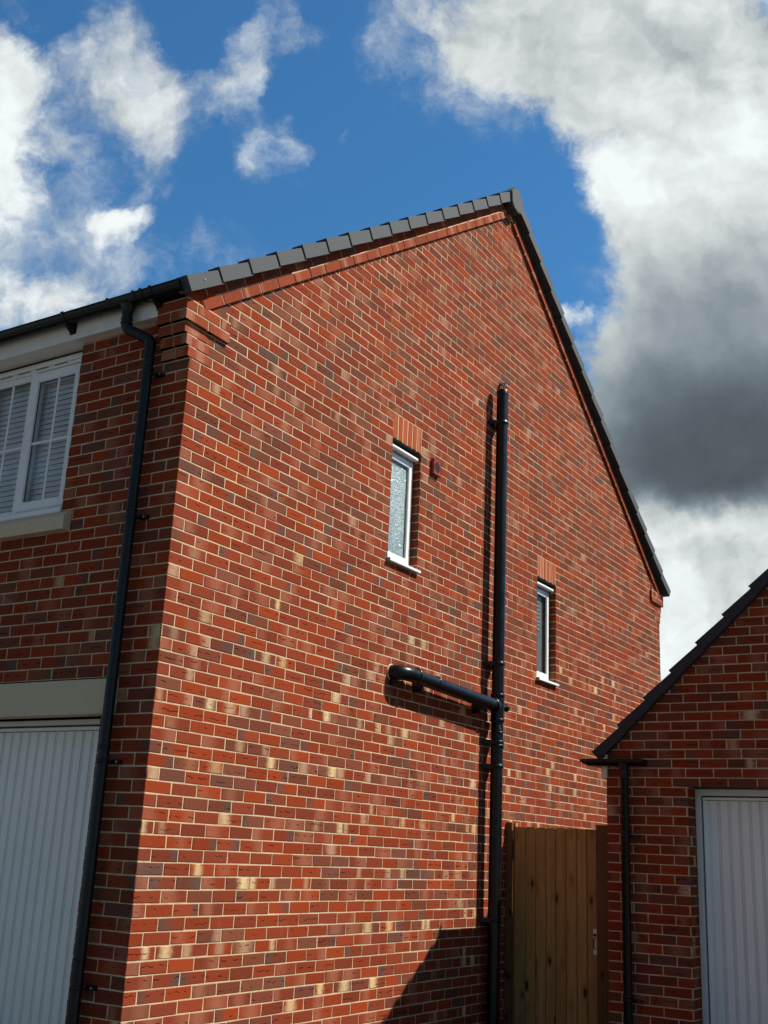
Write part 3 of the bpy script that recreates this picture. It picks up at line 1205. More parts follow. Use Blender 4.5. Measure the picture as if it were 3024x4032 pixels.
GC = (-0.150, 0.449)
gt = MB()
pr = gutter_profile(*GC)
n = len(pr)
k = n // 2
for i in range(k - 1):
    q = [pr[i], pr[i + 1], pr[n - 2 - i], pr[n - 1 - i]]
    gt.prism(q, 'x', HX, 0.028, 'black_plastic')
gt.tube([(HX, GC[0] - 0.0575, GC[1] + 0.001), (0.028, GC[0] - 0.0575, GC[1] + 0.001)], 0.0045, 'black_plastic', 10)
gt.tube([(HX, GC[0] - 0.0495, GC[1] - 0.031), (0.028, GC[0] - 0.0495, GC[1] - 0.031)], 0.0035, 'black_plastic', 8)
gut = gt.build('gutter', house)


def band_strip(mb, x0, x1, r):
    pts = [(GC[0] - r * math.cos(math.pi * k / 18), GC[1] + 0.004 - r * math.sin(math.pi * k / 18)) for k in range(19)]
    for i in range(18):
        a_, b_ = pts[i], pts[i + 1]
        c_ = (GC[0] + (b_[0] - GC[0]) * 0.93, GC[1] + (b_[1] - GC[1]) * 0.93)
        d_ = (GC[0] + (a_[0] - GC[0]) * 0.93, GC[1] + (a_[1] - GC[1]) * 0.93)
        mb.prism([a_, b_, c_, d_], 'x', x0, x1, 'black_plastic')
    mb.bbox(x0, x1, GC[0] - r - 0.004, GC[0] - r + 0.008, GC[1] - 0.004, GC[1] + 0.012, 'black_plastic', 0.002)


for xb in (-1.02, -0.215, -1.85, -2.7, -3.6, -4.5, -5.4):
    gb = MB()
    band_strip(gb, xb - 0.013, xb + 0.013, 0.0615)
    gb.prism([(-0.092, 0.345), (-0.092, 0.42), (GC[0] - 0.005, 0.388)], 'x', xb - 0.022, xb + 0.022, 'black_plastic')
    gb.box(xb - 0.03, xb + 0.03, -0.096, -0.0925, 0.34, 0.45, 'black_plastic')
    gb.build('bracket', gut)
se = MB()
pts = [(GC[0] - 0.0585 * math.cos(math.pi * k / 24), GC[1] + 0.002 - 0.0605 * math.sin(math.pi * k / 24)) for k in range(25)]
se.prism(pts, 'x', 0.018, 0.030, 'black_plastic')
se.tube([(0.032, p[0], p[1]) for p in pts], 0.0035, 'black_plastic', 8)
se.build('stop_end', gut)
ol = MB()
band_strip(ol, -0.605, -0.585, 0.062)
band_strip(ol, -0.375, -0.352, 0.062)
band_strip(ol, -0.31, -0.285, 0.0625)
for (x0, x1) in ((-0.585, -0.375),):
    pts = [(GC[0] - 0.0595 * math.cos(math.pi * k / 18), GC[1] - 0.0595 * math.sin(math.pi * k / 18)) for k in range(19)]
    ol.prism(pts, 'x', x0, x1, 'black_plastic')
OX = -0.447
ol.tube([(OX, GC[0], 0.40), (OX, GC[0], 0.375), (OX, GC[0], 0.345)], [0.052, 0.043, 0.0375], 'black_plastic', 24)
ol.build('outlet', gut)

# front downpipe
PX, PY = -0.292, -0.066
dp = MB()
path = [(OX, GC[0], 0.36), (OX, GC[0], 0.25)]


def bez(p0, p1, p2, n=6):
    p0, p1, p2 = Vector(p0), Vector(p1), Vector(p2)
    return [tuple(p0 * (1 - t) ** 2 + p1 * 2 * t * (1 - t) + p2 * t * t) for t in [k / n for k in range(1, n + 1)]]


A = Vector((OX, GC[0], 0.235))
B = Vector((PX, PY, 0.150))
D = (B - A).normalized()
path = [(OX, GC[0], 0.36), tuple(A + Vector((0, 0, 0.03)))] + bez(A + Vector((0, 0, 0.03)), A, A + D * 0.03) + \
       [tuple(B - D * 0.03)] + bez(B - D * 0.03, B, B - Vector((0, 0, 0.03))) + [(PX, PY, 0.09)]
dp.tube(path, 0.0365, 'black_plastic', 28)
dp.tube([(PX, PY, 0.10), (PX, PY, GZ)], 0.034, 'black_plastic', 28)
for z in (0.095, 0.03, -0.05, -1.00, -2.45, -3.6):
    dp.ring((PX, PY, z), (0, 0, 1), 0.0378, 0.022 if z < 0 else 0.008, 'black_plastic')
for z in (0.30, 0.27):
    dp.ring((OX, GC[0], z), (0, 0, 1), 0.041, 0.008, 'black_plastic')
dpo = dp.build('downpipe', house)
for z in (-0.085, -1.045, -2.53, -3.75):
    c_ = MB()
    c_.ring((PX, PY, z), (0, 0, 1), 0.039, 0.024, 'black_plastic')
    c_.bbox(PX + 0.025, PX + 0.095, -0.030, -0.0012, z - 0.012, z + 0.012, 'black_plastic', 0.003)
    c_.bbox(PX - 0.06, PX - 0.02, -0.030, -0.0012, z - 0.012, z + 0.012, 'black_plastic', 0.003)
    c_.tube([(PX + 0.075, -0.031, z), (PX + 0.075, -0.034, z)], 0.006, 'steel', 10)
    c_.build('pipe_clip', dpo)

# stone lintel and sill
st = MB()
st.bbox(-2.96, -0.305, -0.002, 0.10, -2.246, -2.032, 'cream_stone', 0.004)
st.build('stone_lintel', house)
sl = MB()
pts = [(0.03, -0.905), (-0.005, -0.912), (-0.062, -0.955), (-0.062, -1.050), (0.03, -1.050)]
sl.prism(pts, 'x', -2.17, -0.903, 'cream_stone')
sl.build('window_sill', house)

# front window
YF = 0.06
wf = MB()
X0, X1 = -2.06, -1.010
ZB, ZT = -0.868, 0.300


def frame_box(x0, x1, z0, z1, y0, y1, r=0.004, m='white_upvc'):
    wf.bbox(x0, x1, y0, y1, z0, z1, m, r)


frame_box(X0, X1, 0.214, ZT - 0.012, YF, YF + 0.07)                      # head
frame_box(X0, X1, ZB, ZB + 0.045, YF, YF + 0.07)                 # bottom rail
frame_box(X1 - 0.05, X1, ZB + 0.045, 0.214, YF, YF + 0.07)
frame_box(X0, X0 + 0.05, ZB + 0.045, 0.214, YF, YF + 0.07)
frame_box(-1.575, -1.515, ZB + 0.045, 0.214, YF, YF + 0.07)
frame_box(X0 + 0.01, X1 - 0.003, 0.240, 0.268, YF - 0.017, YF, 0.006)         # trickle vent hood
frame_box(X0 + 0.04, X1 - 0.16, 0.227, 0.240, YF - 0.006, YF, 0.002)
for k in range(5):
    xa = X1 - 0.20 - k * 0.19
    wf.box(xa - 0.13, xa, YF - 0.0075, YF - 0.0061, 0.2305, 0.2365, 'tile_and_gap_dark')
frame_box(X0 + 0.004, X1 - 0.002, ZB - 0.042, ZB - 0.003, -0.012, YF + 0.07, 0.006)  # cill
# opening sash right
sx0, sx1, sz0, sz1 = -1.545, -1.030, -0.838, 0.200
g0, g1, h0, h1 = -1.478, -1.108, -0.770, 0.128
YS = YF - 0.014
frame_box(sx0, g0, sz0, sz1, YS, YF + 0.05, 0.006)
frame_box(g1, sx1, sz0, sz1, YS, YF + 0.05, 0.006)
frame_box(g0, g1, sz0, h0, YS, YF + 0.05, 0.006)
frame_box(g0, g1, h1, sz1, YS, YF + 0.05, 0.006)
# fixed light left: slim beads
f0, f1, k0, k1 = -1.985, -1.592, -0.812, 0.165
frame_box(X0 + 0.05, f0, ZB + 0.045, 0.214, YF + 0.008, YF + 0.05, 0.006)
frame_box(f1, -1.575, ZB + 0.045, 0.214, YF + 0.008, YF + 0.05, 0.006)
frame_box(f0, f1, ZB + 0.045, k0, YF + 0.008, YF + 0.05, 0.006)
frame_box(f0, f1, k1, 0.214, YF + 0.008, YF + 0.05, 0.006)
# dark shadow gaps
win = wf.build('window', house)
for (a, b_, c_, d_, yy) in ((g0, g1, h0, h1, YS + 0.022), (f0, f1, k0, k1, YF + 0.028)):
    gl = MB()
    gl.face([(a, yy, c_), (b_, yy, c_), (b_, yy, d_), (a, yy, d_)], 'clear_glass')
    gl.build('glass', win)
    gb = MB()
    xm = -1.282 if a == g0 else -1.787
    zm = -0.337
    for rr_ in ((xm - 0.010, xm + 0.010, c_, d_), (a, xm - 0.010, zm - 0.010, zm + 0.010), (xm + 0.010, b_, zm - 0.010, zm + 0.010)):
        gb.bbox(rr_[0], rr_[1], yy - 0.007, yy - 0.001, rr_[2], rr_[3], 'white_upvc', 0.002)
    gb.build('glazing_bar', win)
    gk = MB()
    e = 0.006
    for q in ((a, a + e, c_, d_), (b_ - e, b_, c_, d_), (a + e, b_ - e, c_, c_ + e), (a + e, b_ - e, d_ - e, d_)):
        gk.box(q[0], q[1], yy - 0.004, yy - 0.0005, q[2], q[3], 'tile_and_gap_dark')
    gk.build('gasket', win)
    bl = MB()
    z = c_ - 0.02
    i = 0
    rr_ = random.Random(7)
    while z < d_ + 0.02:
        t = math.radians(76 + rr_.uniform(-1.5, 1.5))
        hy, hz = 0.5 * 0.0405 * math.cos(t), 0.5 * 0.0405 * math.sin(t)
        yb = yy + 0.075
        ea, eb = (a - 0.055 if a == g0 else a - 0.10), b_ + 0.05
        cur = 0.003
        pts = [(xx, yb - hy, z - hz) for xx in (ea, eb)] + [(xx, yb - cur, z + 0.001) for xx in (ea, eb)] + [(xx, yb + hy, z + hz) for xx in (ea, eb)]
        bl.mesh(pts + [(p[0], p[1] + 0.002, p[2]) for p in pts], [(0, 1, 3, 2), (2, 3, 5, 4), (6, 8, 9, 7), (8, 10, 11, 9), (0, 6, 7, 1), (4, 5, 11, 10)], 'blind_slat')
        z += 0.0405
    for xx in (ea + 0.09, eb - 0.12):
        bl.box(xx, xx + 0.004, yb - 0.022, yb - 0.020, c_, d_, 'blind_slat')
    bl.build('venetian_blind', win)
rm = MB()
rm.box(X0 + 0.01, X1 - 0.01, 0.45, 0.46, -0.9, 0.3, 'room_dark')  # dark sheet standing in for the unlit room behind the blinds
rm.build('dark_room_sheet', win)


# garage doors (ribbed up-and-over)
def garage_door(parent, x0, x1, yf, zt, zb, name_frame=True, frame_w=0.045, top_w=0.03, left_visible=True):
    fr = MB()
    fr.bbox(x0, x0 + frame_w, yf - 0.012, yf + 0.06, zb, zt, 'door_frame_paint', 0.003)
    fr.bbox(x1 - frame_w, x1, yf - 0.012, yf + 0.06, zb, zt, 'door_frame_paint', 0.003)
    fr.bbox(x0 + frame_w, x1 - frame_w, yf - 0.012, yf + 0.06, zt - top_w, zt, 'door_frame_paint', 0.003)
    pa = MB()
    a, b_, zz = x0 + frame_w + 0.014, x1 - frame_w - 0.014, zt - top_w - 0.012
    pa.box(a - 0.012, b_ + 0.012, yf + 0.045, yf + 0.05, zb, zz + 0.012, 'room_dark')
    # folded rim
    pa.bbox(a, a + 0.016, yf + 0.004, yf + 0.05, zb, zz, 'door_paint', 0.003)
    pa.bbox(b_ - 0.016, b_, yf + 0.004, yf + 0.05, zb, zz, 'door_paint', 0.003)
    pa.bbox(a + 0.016, b_ - 0.016, yf + 0.004, yf + 0.05, zz - 0.022, zz, 'door_paint', 0.003)
    # ribbed sheet
    prof = []
    x = a + 0.016
    yp = yf + 0.012
    prof.append((x, yp + 0.006))
    prof.append((x + 0.035, yp + 0.006))
    x += 0.04
    prof.append((x, yp))
    first = True
    while x < b_ - 0.13:
        flat = 0.056
        prof += [(x + flat, yp), (x + flat + 0.003, yp + 0.016), (x + flat + 0.010, yp + 0.016), (x + flat + 0.0125, yp + 0.001),
                 (x + flat + 0.0175, yp + 0.001), (x + flat + 0.0195, yp + 0.013), (x + flat + 0.0235, yp + 0.013), (x + flat + 0.0265, yp)]
        x += flat + 0.0265
    prof += [(b_ - 0.016, yp)]
    n = len(prof)
    z1 = zz - 0.024
    pts = [(p[0], p[1], zb) for p in prof] + [(p[0], p[1], z1 - 0.004) for p in prof] + [(p[0], yf + 0.030, z1) for p in prof]
    fs = [(i, i + 1, n + i + 1, n + i) for i in range(n - 1)] + [(n + i, n + i + 1, 2 * n + i + 1, 2 * n + i) for i in range(n - 1)]
    pa.mesh(pts, fs, 'door_paint')
    d = pa.build('garage_door', parent)
    fr.build('door_frame', d)
    return d


garage_door(house, -2.855, -0.425, 0.20, -2.2475, GZ, frame_w=0.05, top_w=0.032)


# side windows
def side_window(W, kind):
    y0, y1, z0, z1 = W
    xf = -0.075
    global wf
    wf = MB()
    fw = 0.042

    def fb(a, b_, c_, d_, x0, x1, r=0.004, m='white_upvc'):
        wf.bbox(x0, x1, a, b_, c_, d_, m, r)
    zb, zt = z0 + 0.030, z1 - 0.036
    zh = z1 - 0.075
    fb(y0, y0 + fw, zb, zh, xf - 0.06, xf)
    fb(y1 - fw, y1, zb, zh, xf - 0.06, xf)
    fb(y0 + fw, y1 - fw, zb, zb + fw, xf - 0.06, xf)
    fb(y0, y1, zh, zt, xf - 0.06, xf - 0.006)
    # sash
    s0, s1, t0, t1 = y0 + fw - 0.014, y1 - fw + 0.014, zb + fw - 0.014, zh - 0.010
    sw = 0.058
    xs = xf + 0.013
    fb(s0, s0 + sw, t0, t1, xf, xs, 0.005)
    fb(s1 - sw, s1, t0, t1, xf, xs, 0.005)
    fb(s0 + sw, s1 - sw, t0, t0 + sw, xf, xs, 0.005)
    fb(s0 + sw, s1 - sw, t1 - sw, t1, xf, xs, 0.005)
    for q in ((s0 + sw, s0 + sw + 0.006, t0 + sw, t1 - sw), (s1 - sw - 0.006, s1 - sw, t0 + sw, t1 - sw)):
        wf.box(xf - 0.003, xf + 0.003, q[0], q[1], q[2], q[3], 'grey_gasket')
    wf.box(xf - 0.003, xf + 0.003, s0 + sw + 0.006, s1 - sw - 0.006, t0 + sw, t0 + sw + 0.006, 'grey_gasket')
    wf.box(xf - 0.003, xf + 0.003, s0 + sw + 0.006, s1 - sw - 0.006, t1 - sw - 0.006, t1 - sw, 'grey_gasket')
    wf.box(xf - 0.06, xf - 0.03, y0, y1, zt, z1 - 0.0045, 'tile_and_gap_dark')  # black plate painted in as the shadow gap above the frame
    w = wf.build('window', house)
    hd = MB()
    zc = z1 - 0.056
    hd.tube([(-0.034, y0 + 0.008, zc), (-0.034, y1 - 0.022, zc)], 0.019, 'white_upvc', 20)
    hd.bbox(xf - 0.0055, -0.036, y0 + 0.010, y1 - 0.024, zc - 0.012, zc + 0.018, 'white_upvc', 0.003)
    hd.build('trickle_vent', w)
    cl = MB()
    cl.bbox(xf - 0.06, 0.032, y0 - 0.012, y1 + 0.012, z0 + 0.008, z0 + 0.030, 'white_upvc', 0.003) if False else None
    cl.bbox(xf - 0.06, 0.0, y0 + 0.002, y1 - 0.002, z0 + 0.004, z0 + 0.030, 'white_upvc', 0.003)
    cl.bbox(0.0005, 0.034, y0 - 0.014, y1 + 0.012, z0 + 0.002, z0 + 0.026, 'white_upvc', 0.003)
    cl.bbox(0.0005, 0.037, y0 - 0.020, y0 - 0.0145, z0 - 0.004, z0 + 0.028, 'grey_gasket', 0.002)
    cl.build('window_sill', w)
    gl = MB()
    a, b_, c_, d_ = s0 + sw, s1 - sw, t0 + sw, t1 - sw
    xg = xf - 0.008
    gl.face([(xg, a, c_), (xg, b_, c_), (xg, b_, d_), (xg, a, d_)], 'obscured_glass' if kind == 'frost' else 'dark_glass')
    gl.build('glass', w)
    if kind != 'frost':
        bl = MB()
        bl.box(xg - 0.024, xg - 0.020, a - 0.1, b_ + 0.1, c_ - 0.1, d_ + 0.1, 'pane_backing')  # backing sheet, its grey put in for the pane's dim look
        z = d_ - 0.36
        while z < d_:
            bl.box(xg - 0.018, xg - 0.014, a - 0.02, b_ - 0.09, z, z + 0.024, 'slat_dim')
            z += 0.040
        bl.build('blind', w)
    return w


w1 = side_window(W1, 'frost')
w2 = side_window(W2, 'clear')

# extractor grille
vg = MB()
vy0, vy1, vz0, vz1 = 3.082, 3.208, 0.178, 0.322
vg.bbox(0.0005, 0.030, vy0, vy1, vz0, vz1, 'terracotta_plastic', 0.003)
cy, cz = (vy0 + vy1) / 2, (vz0 + vz1) / 2
pts = [(0.0303, cy + 0.050 * math.cos(2 * math.pi * k / 28), cz + 0.050 * math.sin(2 * math.pi * k / 28)) for k in range(28)]
vg.face(pts, 'room_dark')
for k in range(-3, 4):
    z = cz + k * 0.0145
    h = math.sqrt(max(0, 0.049 ** 2 - (k * 0.0145) ** 2))
    vg.bbox(0.0305, 0.0325, cy - h, cy + h, z - 0.0014, z + 0.0014, 'terracotta_plastic', 0.001)
for k in (-1, 1):
    y = cy + k * 0.019
    h = math.sqrt(max(0, 0.049 ** 2 - (k * 0.019) ** 2))
    vg.bbox(0.0342, 0.0355, y - 0.0015, y + 0.0015, cz - h, cz + h, 'terracotta_plastic', 0.0005)
for sgn in (-1, 1):
    vg.bbox(0.0303, 0.033, vy0 + 0.004, vy1 - 0.004, cz + sgn * 0.062 - 0.003, cz + sgn * 0.062 + 0.003, 'terracotta_plastic', 0.001)
    vg.bbox(0.0303, 0.033, cy + sgn * 0.057 - 0.002, cy + sgn * 0.057 + 0.002, vz0 + 0.012, vz1 - 0.012, 'terracotta_plastic', 0.001)
vg.build('extractor_vent', house)

# soil stack
SX, SY = 0.100, 4.235
sp = MB()
sp.tube([(SX, SY, GZ), (SX, SY, 1.365)], 0.055, 'black_plastic', 40)
for z, h, r in ((1.04, 0.03, 0.0600), (-1.285, 0.03, 0.0600), (-1.575, 0.028, 0.0640), (-1.795, 0.028, 0.0640), (-1.90, 0.012, 0.0600), (-2.02, 0.03, 0.0600), (-2.19, 0.03, 0.0600), (-3.46, 0.034, 0.0600)):
    sp.ring((SX, SY, z), (0, 0, 1), r, h, 'black_plastic', 40)
sp.tube([(SX, SY, 1.33), (SX, SY, 1.37), (SX, SY, 1.376)], [0.058, 0.058, 0.054], 'black_plastic', 40)
sp.tube([(SX, SY, -1.79), (SX, SY, -1.58)], 0.0595, 'black_plastic', 40)
stack = sp.build('soil_pipe', house)
cw = MB()
for k in range(14):
    a = 2 * math.pi * k / 14
    c_, s_ = math.cos(a), math.sin(a)
    cw.tube([(SX + 0.050 * c_, SY + 0.050 * s_, 1.372), (SX + 0.046 * c_, SY + 0.046 * s_, 1.41), (SX + 0.034 * c_, SY + 0.034 * s_, 1.442), (SX + 0.02 * c_, SY + 0.02 * s_, 1.452)], 0.0035, 'black_plastic', 6)
cw.ring((SX, SY, 1.412), (0, 0, 1), 0.047, 0.005, 'black_plastic', 32) if False else None
cw.tube([(SX, SY, 1.444), (SX, SY, 1.452), (SX, SY, 1.457)], [0.032, 0.028, 0.010], 'black_plastic', 24)
cw.build('vent_cowl', stack)
# horizontal branch
br = MB()
za, zb_ = -1.615, -1.668
yl = 2.70
path = [(-0.05, 2.585, za), (0.02, 2.590, za)] + bez((0.02, 2.590, za), (0.098, 2.600, za), (0.1, yl + 0.01, za - 0.002), 8) + [(0.1, 2.80, za - 0.004)]
br.tube(path, 0.0585, 'black_plastic', 36)
br.tube([(0.1, 2.79, za - 0.004), (0.1, SY - 0.03, zb_)], 0.055, 'black_plastic', 36)
dr = Vector((0, SY - 2.79, zb_ - za))
for y, r, h in ((2.795, 0.0645, 0.024), (3.115, 0.0600, 0.016), (SY - 0.075, 0.0640, 0.05)):
    t = (y - 2.79) / (SY - 2.79)
    br.ring((0.1, y, za + (zb_ - za) * t), dr, r, h, 'black_plastic', 36)
br.tube([(0.0, 2.588, za), (0.006, 2.588, za)], [0.067, 0.063], 'mortar_light', 28)
brn = br.build('branch_pipe', stack)
ac = MB()
ac.tube([(SX + 0.01, SY + 0.03, -1.672), (SX + 0.03, SY + 0.105, -1.672)], 0.026, 'black_plastic', 24)
ac.tube([(SX + 0.027, SY + 0.09, -1.672), (SX + 0.034, SY + 0.118, -1.672)], 0.033, 'black_plastic', 24)
ac.build('access_cap', stack)
for z in (1.035, -1.29, -1.985, -2.195, -3.465):
    c_ = MB()
    c_.ring((SX, SY, z), (0, 0, 1), 0.0615, 0.026, 'black_plastic', 36)
    c_.prism([(0.0015, SY - 0.10), (0.022, SY - 0.095), (SX, SY - 0.058), (SX, SY + 0.058), (0.022, SY + 0.08), (0.0015, SY + 0.085)], 'z', z - 0.017, z + 0.017, 'black_plastic')
    c_.build('pipe_bracket', stack)
for (y, z) in ((2.93, -1.715), (3.95, -1.75)):
    c_ = MB()
    c_.bbox(0.0015, 0.085, y - 0.02, y + 0.02, z - 0.012, z + 0.075, 'black_plastic', 0.003)
    c_.build('pipe_bracket', stack)
c_ = MB()
c_.bbox(0.0015, 0.05, 2.56, 2.60, -1.715, -1.665, 'black_plastic', 0.006)
c_.build('pipe_bracket', stack)

# the faint moulded numeral on the pipe below the branch
tc = bpy.data.curves.new('numeral', 'FONT')
tc.body = '5'
tc.size = 0.055
tc.extrude = 0.0004
tc.align_x = 'CENTER'
to = bpy.data.objects.new('numeral_text', tc)
COL.objects.link(to)
bpy.context.view_layer.update()
me = bpy.data.meshes.new_from_object(to)
bpy.data.objects.remove(to)
me.materials.clear()
me.materials.append(MATS['pipe_mark'])
num = bpy.data.objects.new('numeral', me)
COL.objects.link(num)
# wrap on the pipe, facing between +x and -y
a0 = math.radians(-38)
for vtx in me.vertices:
    x, y, z = vtx.co
    a = a0 + x / 0.0555
    r = 0.0557 + z
    vtx.co = (SX + r * math.cos(a), SY + r * math.sin(a), -1.878 + y)
num.parent = stack
num.matrix_parent_inverse = Matrix.Translation((0, 0, 0))

# ------------------------------------------------------------------ the garage
GX, GY = 1.097, 4.285
GT = 0.965
GW = 3.56
GL = 5.6
GOFF = -2.2786
gar = thing('brick_garage', 'low brick garage in shade with a black tiled roof and one white ribbed door', 'garage', (GX, GY, GZ))
DO = (0.680, 2.880, GZ - 0.1, GOFF - 0.075 + 0.005)


def grake(x):        # bottom edge of verge tile at x
    d = min(x - GX, GX + GW - x)
    return -2.073 + GT * (d - 0.026)


b = Brickwork(71)
hw = GW / 2
gp = [(0, GZ), (GW, GZ), (GW, grake(GX) + 0.03), (hw, grake(GX + hw) + 0.03), (0, grake(GX) + 0.03)]
b.wall(lambda u, z, d: (GX + u, GY - d, z), gp, [DO], even_header=True, kind='plain', zoff=GOFF + 0.0)
for (u, sg) in ((DO[0], 1), (DO[1], -1)):
    f = (lambda u0, sg: (lambda u, z, d: (GX + u0 + sg * d, GY + u, z)))(u, sg)
    c = int(math.floor((GZ - GOFF) / 0.075))
    while GOFF + c * 0.075 < DO[3] - 0.01:
        zb = GOFF + c * 0.075 + 0.005
        if c % 2:
            pcs = ((0.003, 0.1025), (0.1125, 0.21))
        else:
            pcs = ((0.003, 0.21),)
        for (p0, p1) in pcs:
            b.brick(f, [(p0, zb), (p1, zb), (p1, zb + 0.065), (p0, zb + 0.065)], 'plain', sides=0.004)
        c += 1
    b.face([f(a, z, -0.0035) for a, z in ((0, GZ), (0.22, GZ), (0.22, DO[3]), (0, DO[3]))], 'mortar')
b.box(GX + DO[0], GX + DO[1], GY - 0.001, GY + 0.2, DO[3] + 0.001, DO[3] + 0.006, 'tile_and_gap_dark')
b.build('wall', gar)
b = Brickwork(73)
b.wall(lambda u, z, d: (GX - d, GY + u, z), [(0, GZ), (GL, GZ), (GL, grake(GX)), (0, grake(GX))], [], even_header=False, kind='plain', zoff=GOFF)
b.build('wall', gar)
b = Brickwork(75)
b.wall(lambda u, z, d: (GX + GW + d, GY + u, z), [(0, GZ), (GL, GZ), (GL, grake(GX)), (0, grake(GX))], [], even_header=False, kind='plain', zoff=GOFF)
b.wall(lambda u, z, d: (GX + u, GY + GL + d, z), gp, [], kind='plain', zoff=GOFF)
b.build('wall', gar)

gth = math.atan(GT)
gc, gs = math.cos(gth), math.sin(gth)
GG = 0.2265       # horizontal gauge
Q0 = (0.992, -2.075)
NG = int((GX + hw - Q0[0]) / GG)


def gpos(i, off):
    return (Q0[0] + GG * i + gs * off, Q0[1] + GG * GT * i - gc * off)


rf, vt = MB(), MB()
for side in (0, 1):
    def S2(p):
        return (2 * (GX + hw) - p[0], p[1]) if side else p
    for i in range(NG + 1):
        last = (GX + hw - Q0[0]) / GG
        j = min(i + 1, last)
        a, a2, c_, d_ = gpos(i, 0.0), gpos(j, 0.024), gpos(j, 0.052), gpos(i, 0.03)
        y = GY - 0.03
        k = i % 2
        while y < GY + GL + 0.05:
            y2 = min(y + (0.33 if (k == 0 or y > GY) else 0.16), GY + GL + 0.05)
            rf.prism([S2(p) for p in (a, a2, c_, d_)], 'y', y, y2 - 0.003, 'tile_and_gap_dark')
            y = y2
        e = 0.0
        a, a2, c_, d_ = gpos(i, -0.002), gpos(min(i + 1.02, last), 0.024), gpos(min(i + 1.02, last), 0.096), gpos(i, 0.090)
        pts = []
        for (p, yy) in ((a, GY - 0.063), (a2, GY - 0.056), (c_, GY - 0.056), (d_, GY - 0.063)):
            q = S2(p)
            pts.append((q[0], yy, q[1]))
        pts += [(S2(p)[0], GY - 0.0015, S2(p)[1]) for p in (a, a2, c_, d_)]
        vt.mesh(pts, [(0, 1, 2, 3), (4, 7, 6, 5), (0, 4, 5, 1), (2, 6, 7, 3), (0, 3, 7, 4), (1, 5, 6, 2)], 'tile_and_gap_dark')
    rf.prism([S2(p) for p in (gpos(0, 0.034), gpos((GX + hw - Q0[0]) / GG, 0.056), gpos((GX + hw - Q0[0]) / GG, 0.10), gpos(0.3, 0.09))], 'y', GY + 0.001, GY + GL, 'tile_and_gap_dark')
rf.build('roof', gar)
vt.build('verge_tiles', gar)
rg = MB()
zr = gpos((GX + hw - Q0[0]) / GG, 0)[1]
y = GY - 0.07
while y < GY + GL:
    xm = GX + hw
    rg.prism([(xm - 0.125, zr - 0.10), (xm - 0.05, zr + 0.02), (xm + 0.05, zr + 0.02), (xm + 0.125, zr - 0.10), (xm + 0.10, zr - 0.10), (xm, zr - 0.01), (xm - 0.10, zr - 0.10)], 'y', y, y + 0.435, 'tile_and_gap_dark')
    y += 0.44
rg.build('ridge', gar)

fb_ = MB()
fb_.bbox(1.064, 1.094, GY - 0.032, GY + GL, -2.284, -2.125, 'fascia_white', 0.002)
fb_.bbox(1.0945, 1.113, GY - 0.032, GY - 0.0015, -2.284, -2.095, 'fascia_white', 0.002)
fb_.build('fascia', gar)
# gutter: along the eave, turning across the front to the downpipe
gg = MB()
gz = -2.142
cx = 1.004
pts = [(cx - 0.056 * math.cos(math.pi * k / 16), gz - 0.052 * math.sin(math.pi * k / 16)) for k in range(17)]
inn = [(cx - 0.052 * math.cos(math.pi * k / 16), gz - 0.048 * math.sin(math.pi * k / 16)) for k in range(17)]
for i in range(16):
    gg.prism([pts[i], pts[i + 1], inn[i + 1], inn[i]], 'y', GY - 0.13, GY + GL, 'black_plastic')
cyg = GY - 0.082
pts = [(cyg - 0.056 * math.cos(math.pi * k / 16), gz - 0.052 * math.sin(math.pi * k / 16)) for k in range(17)]
inn = [(cyg - 0.052 * math.cos(math.pi * k / 16), gz - 0.048 * math.sin(math.pi * k / 16)) for k in range(17)]
for i in range(16):
    gg.prism([pts[i], pts[i + 1], inn[i + 1], inn[i]], 'x', 0.972, 1.445, 'black_plastic')
gg.tube([(0.94, cyg - 0.057, gz), (1.445, cyg - 0.057, gz)], 0.0045, 'black_plastic', 8)
# rounded outer corner piece
cr_ = []
for k in range(9):
    a = math.pi * k / 16
    cr_.append((k, a))
gg.tube([(0.915, cyg - 0.045, gz - 0.004), (0.945, cyg - 0.04, gz - 0.018), (0.98, cyg - 0.02, gz - 0.026), (1.02, cyg, gz - 0.030)], [0.010, 0.018, 0.024, 0.026], 'black_plastic', 14)
gg.tube([(0.948, GY - 0.13, gz), (0.948, GY + GL, gz)], 0.0045, 'black_plastic', 8)
ggo = gg.build('gutter', gar)
for x in (1.115, 1.225, 1.375):
    c_ = MB()
    pts = [(cyg - 0.061 * math.cos(math.pi * k / 16), gz + 0.004 - 0.058 * math.sin(math.pi * k / 16)) for k in range(17)]
    inn = [(cyg - 0.0565 * math.cos(math.pi * k / 16), gz + 0.004 - 0.054 * math.sin(math.pi * k / 16)) for k in range(17)]
    for i in range(16):
        c_.prism([pts[i], pts[i + 1], inn[i + 1], inn[i]], 'x', x - 0.012, x + 0.012, 'black_plastic')
    c_.build('bracket', ggo)
c_ = MB()
pts = [(cyg - 0.0595 * math.cos(math.pi * k / 16), gz + 0.001 - 0.0575 * math.sin(math.pi * k / 16)) for k in range(17)]
c_.prism(pts, 'x', 1.445, 1.46, 'black_plastic')
c_.build('stop_end', ggo)
c_ = MB()
GPX = 1.278
c_.tube([(GPX, cyg, gz - 0.03), (GPX, cyg, gz - 0.06), (GPX, cyg, gz - 0.085)], [0.05, 0.042, 0.0375], 'black_plastic', 24)
c_.build('outlet', ggo)
gd = MB()
gd.tube([(GPX, cyg, gz - 0.07), (GPX, cyg, gz - 0.10)] + bez((GPX, cyg, gz - 0.10), (GPX, cyg, gz - 0.13), (GPX + 0.002, cyg + 0.012, gz - 0.15)) + [(GPX + 0.002, cyg + 0.015, GZ)], 0.034, 'black_plastic', 26)
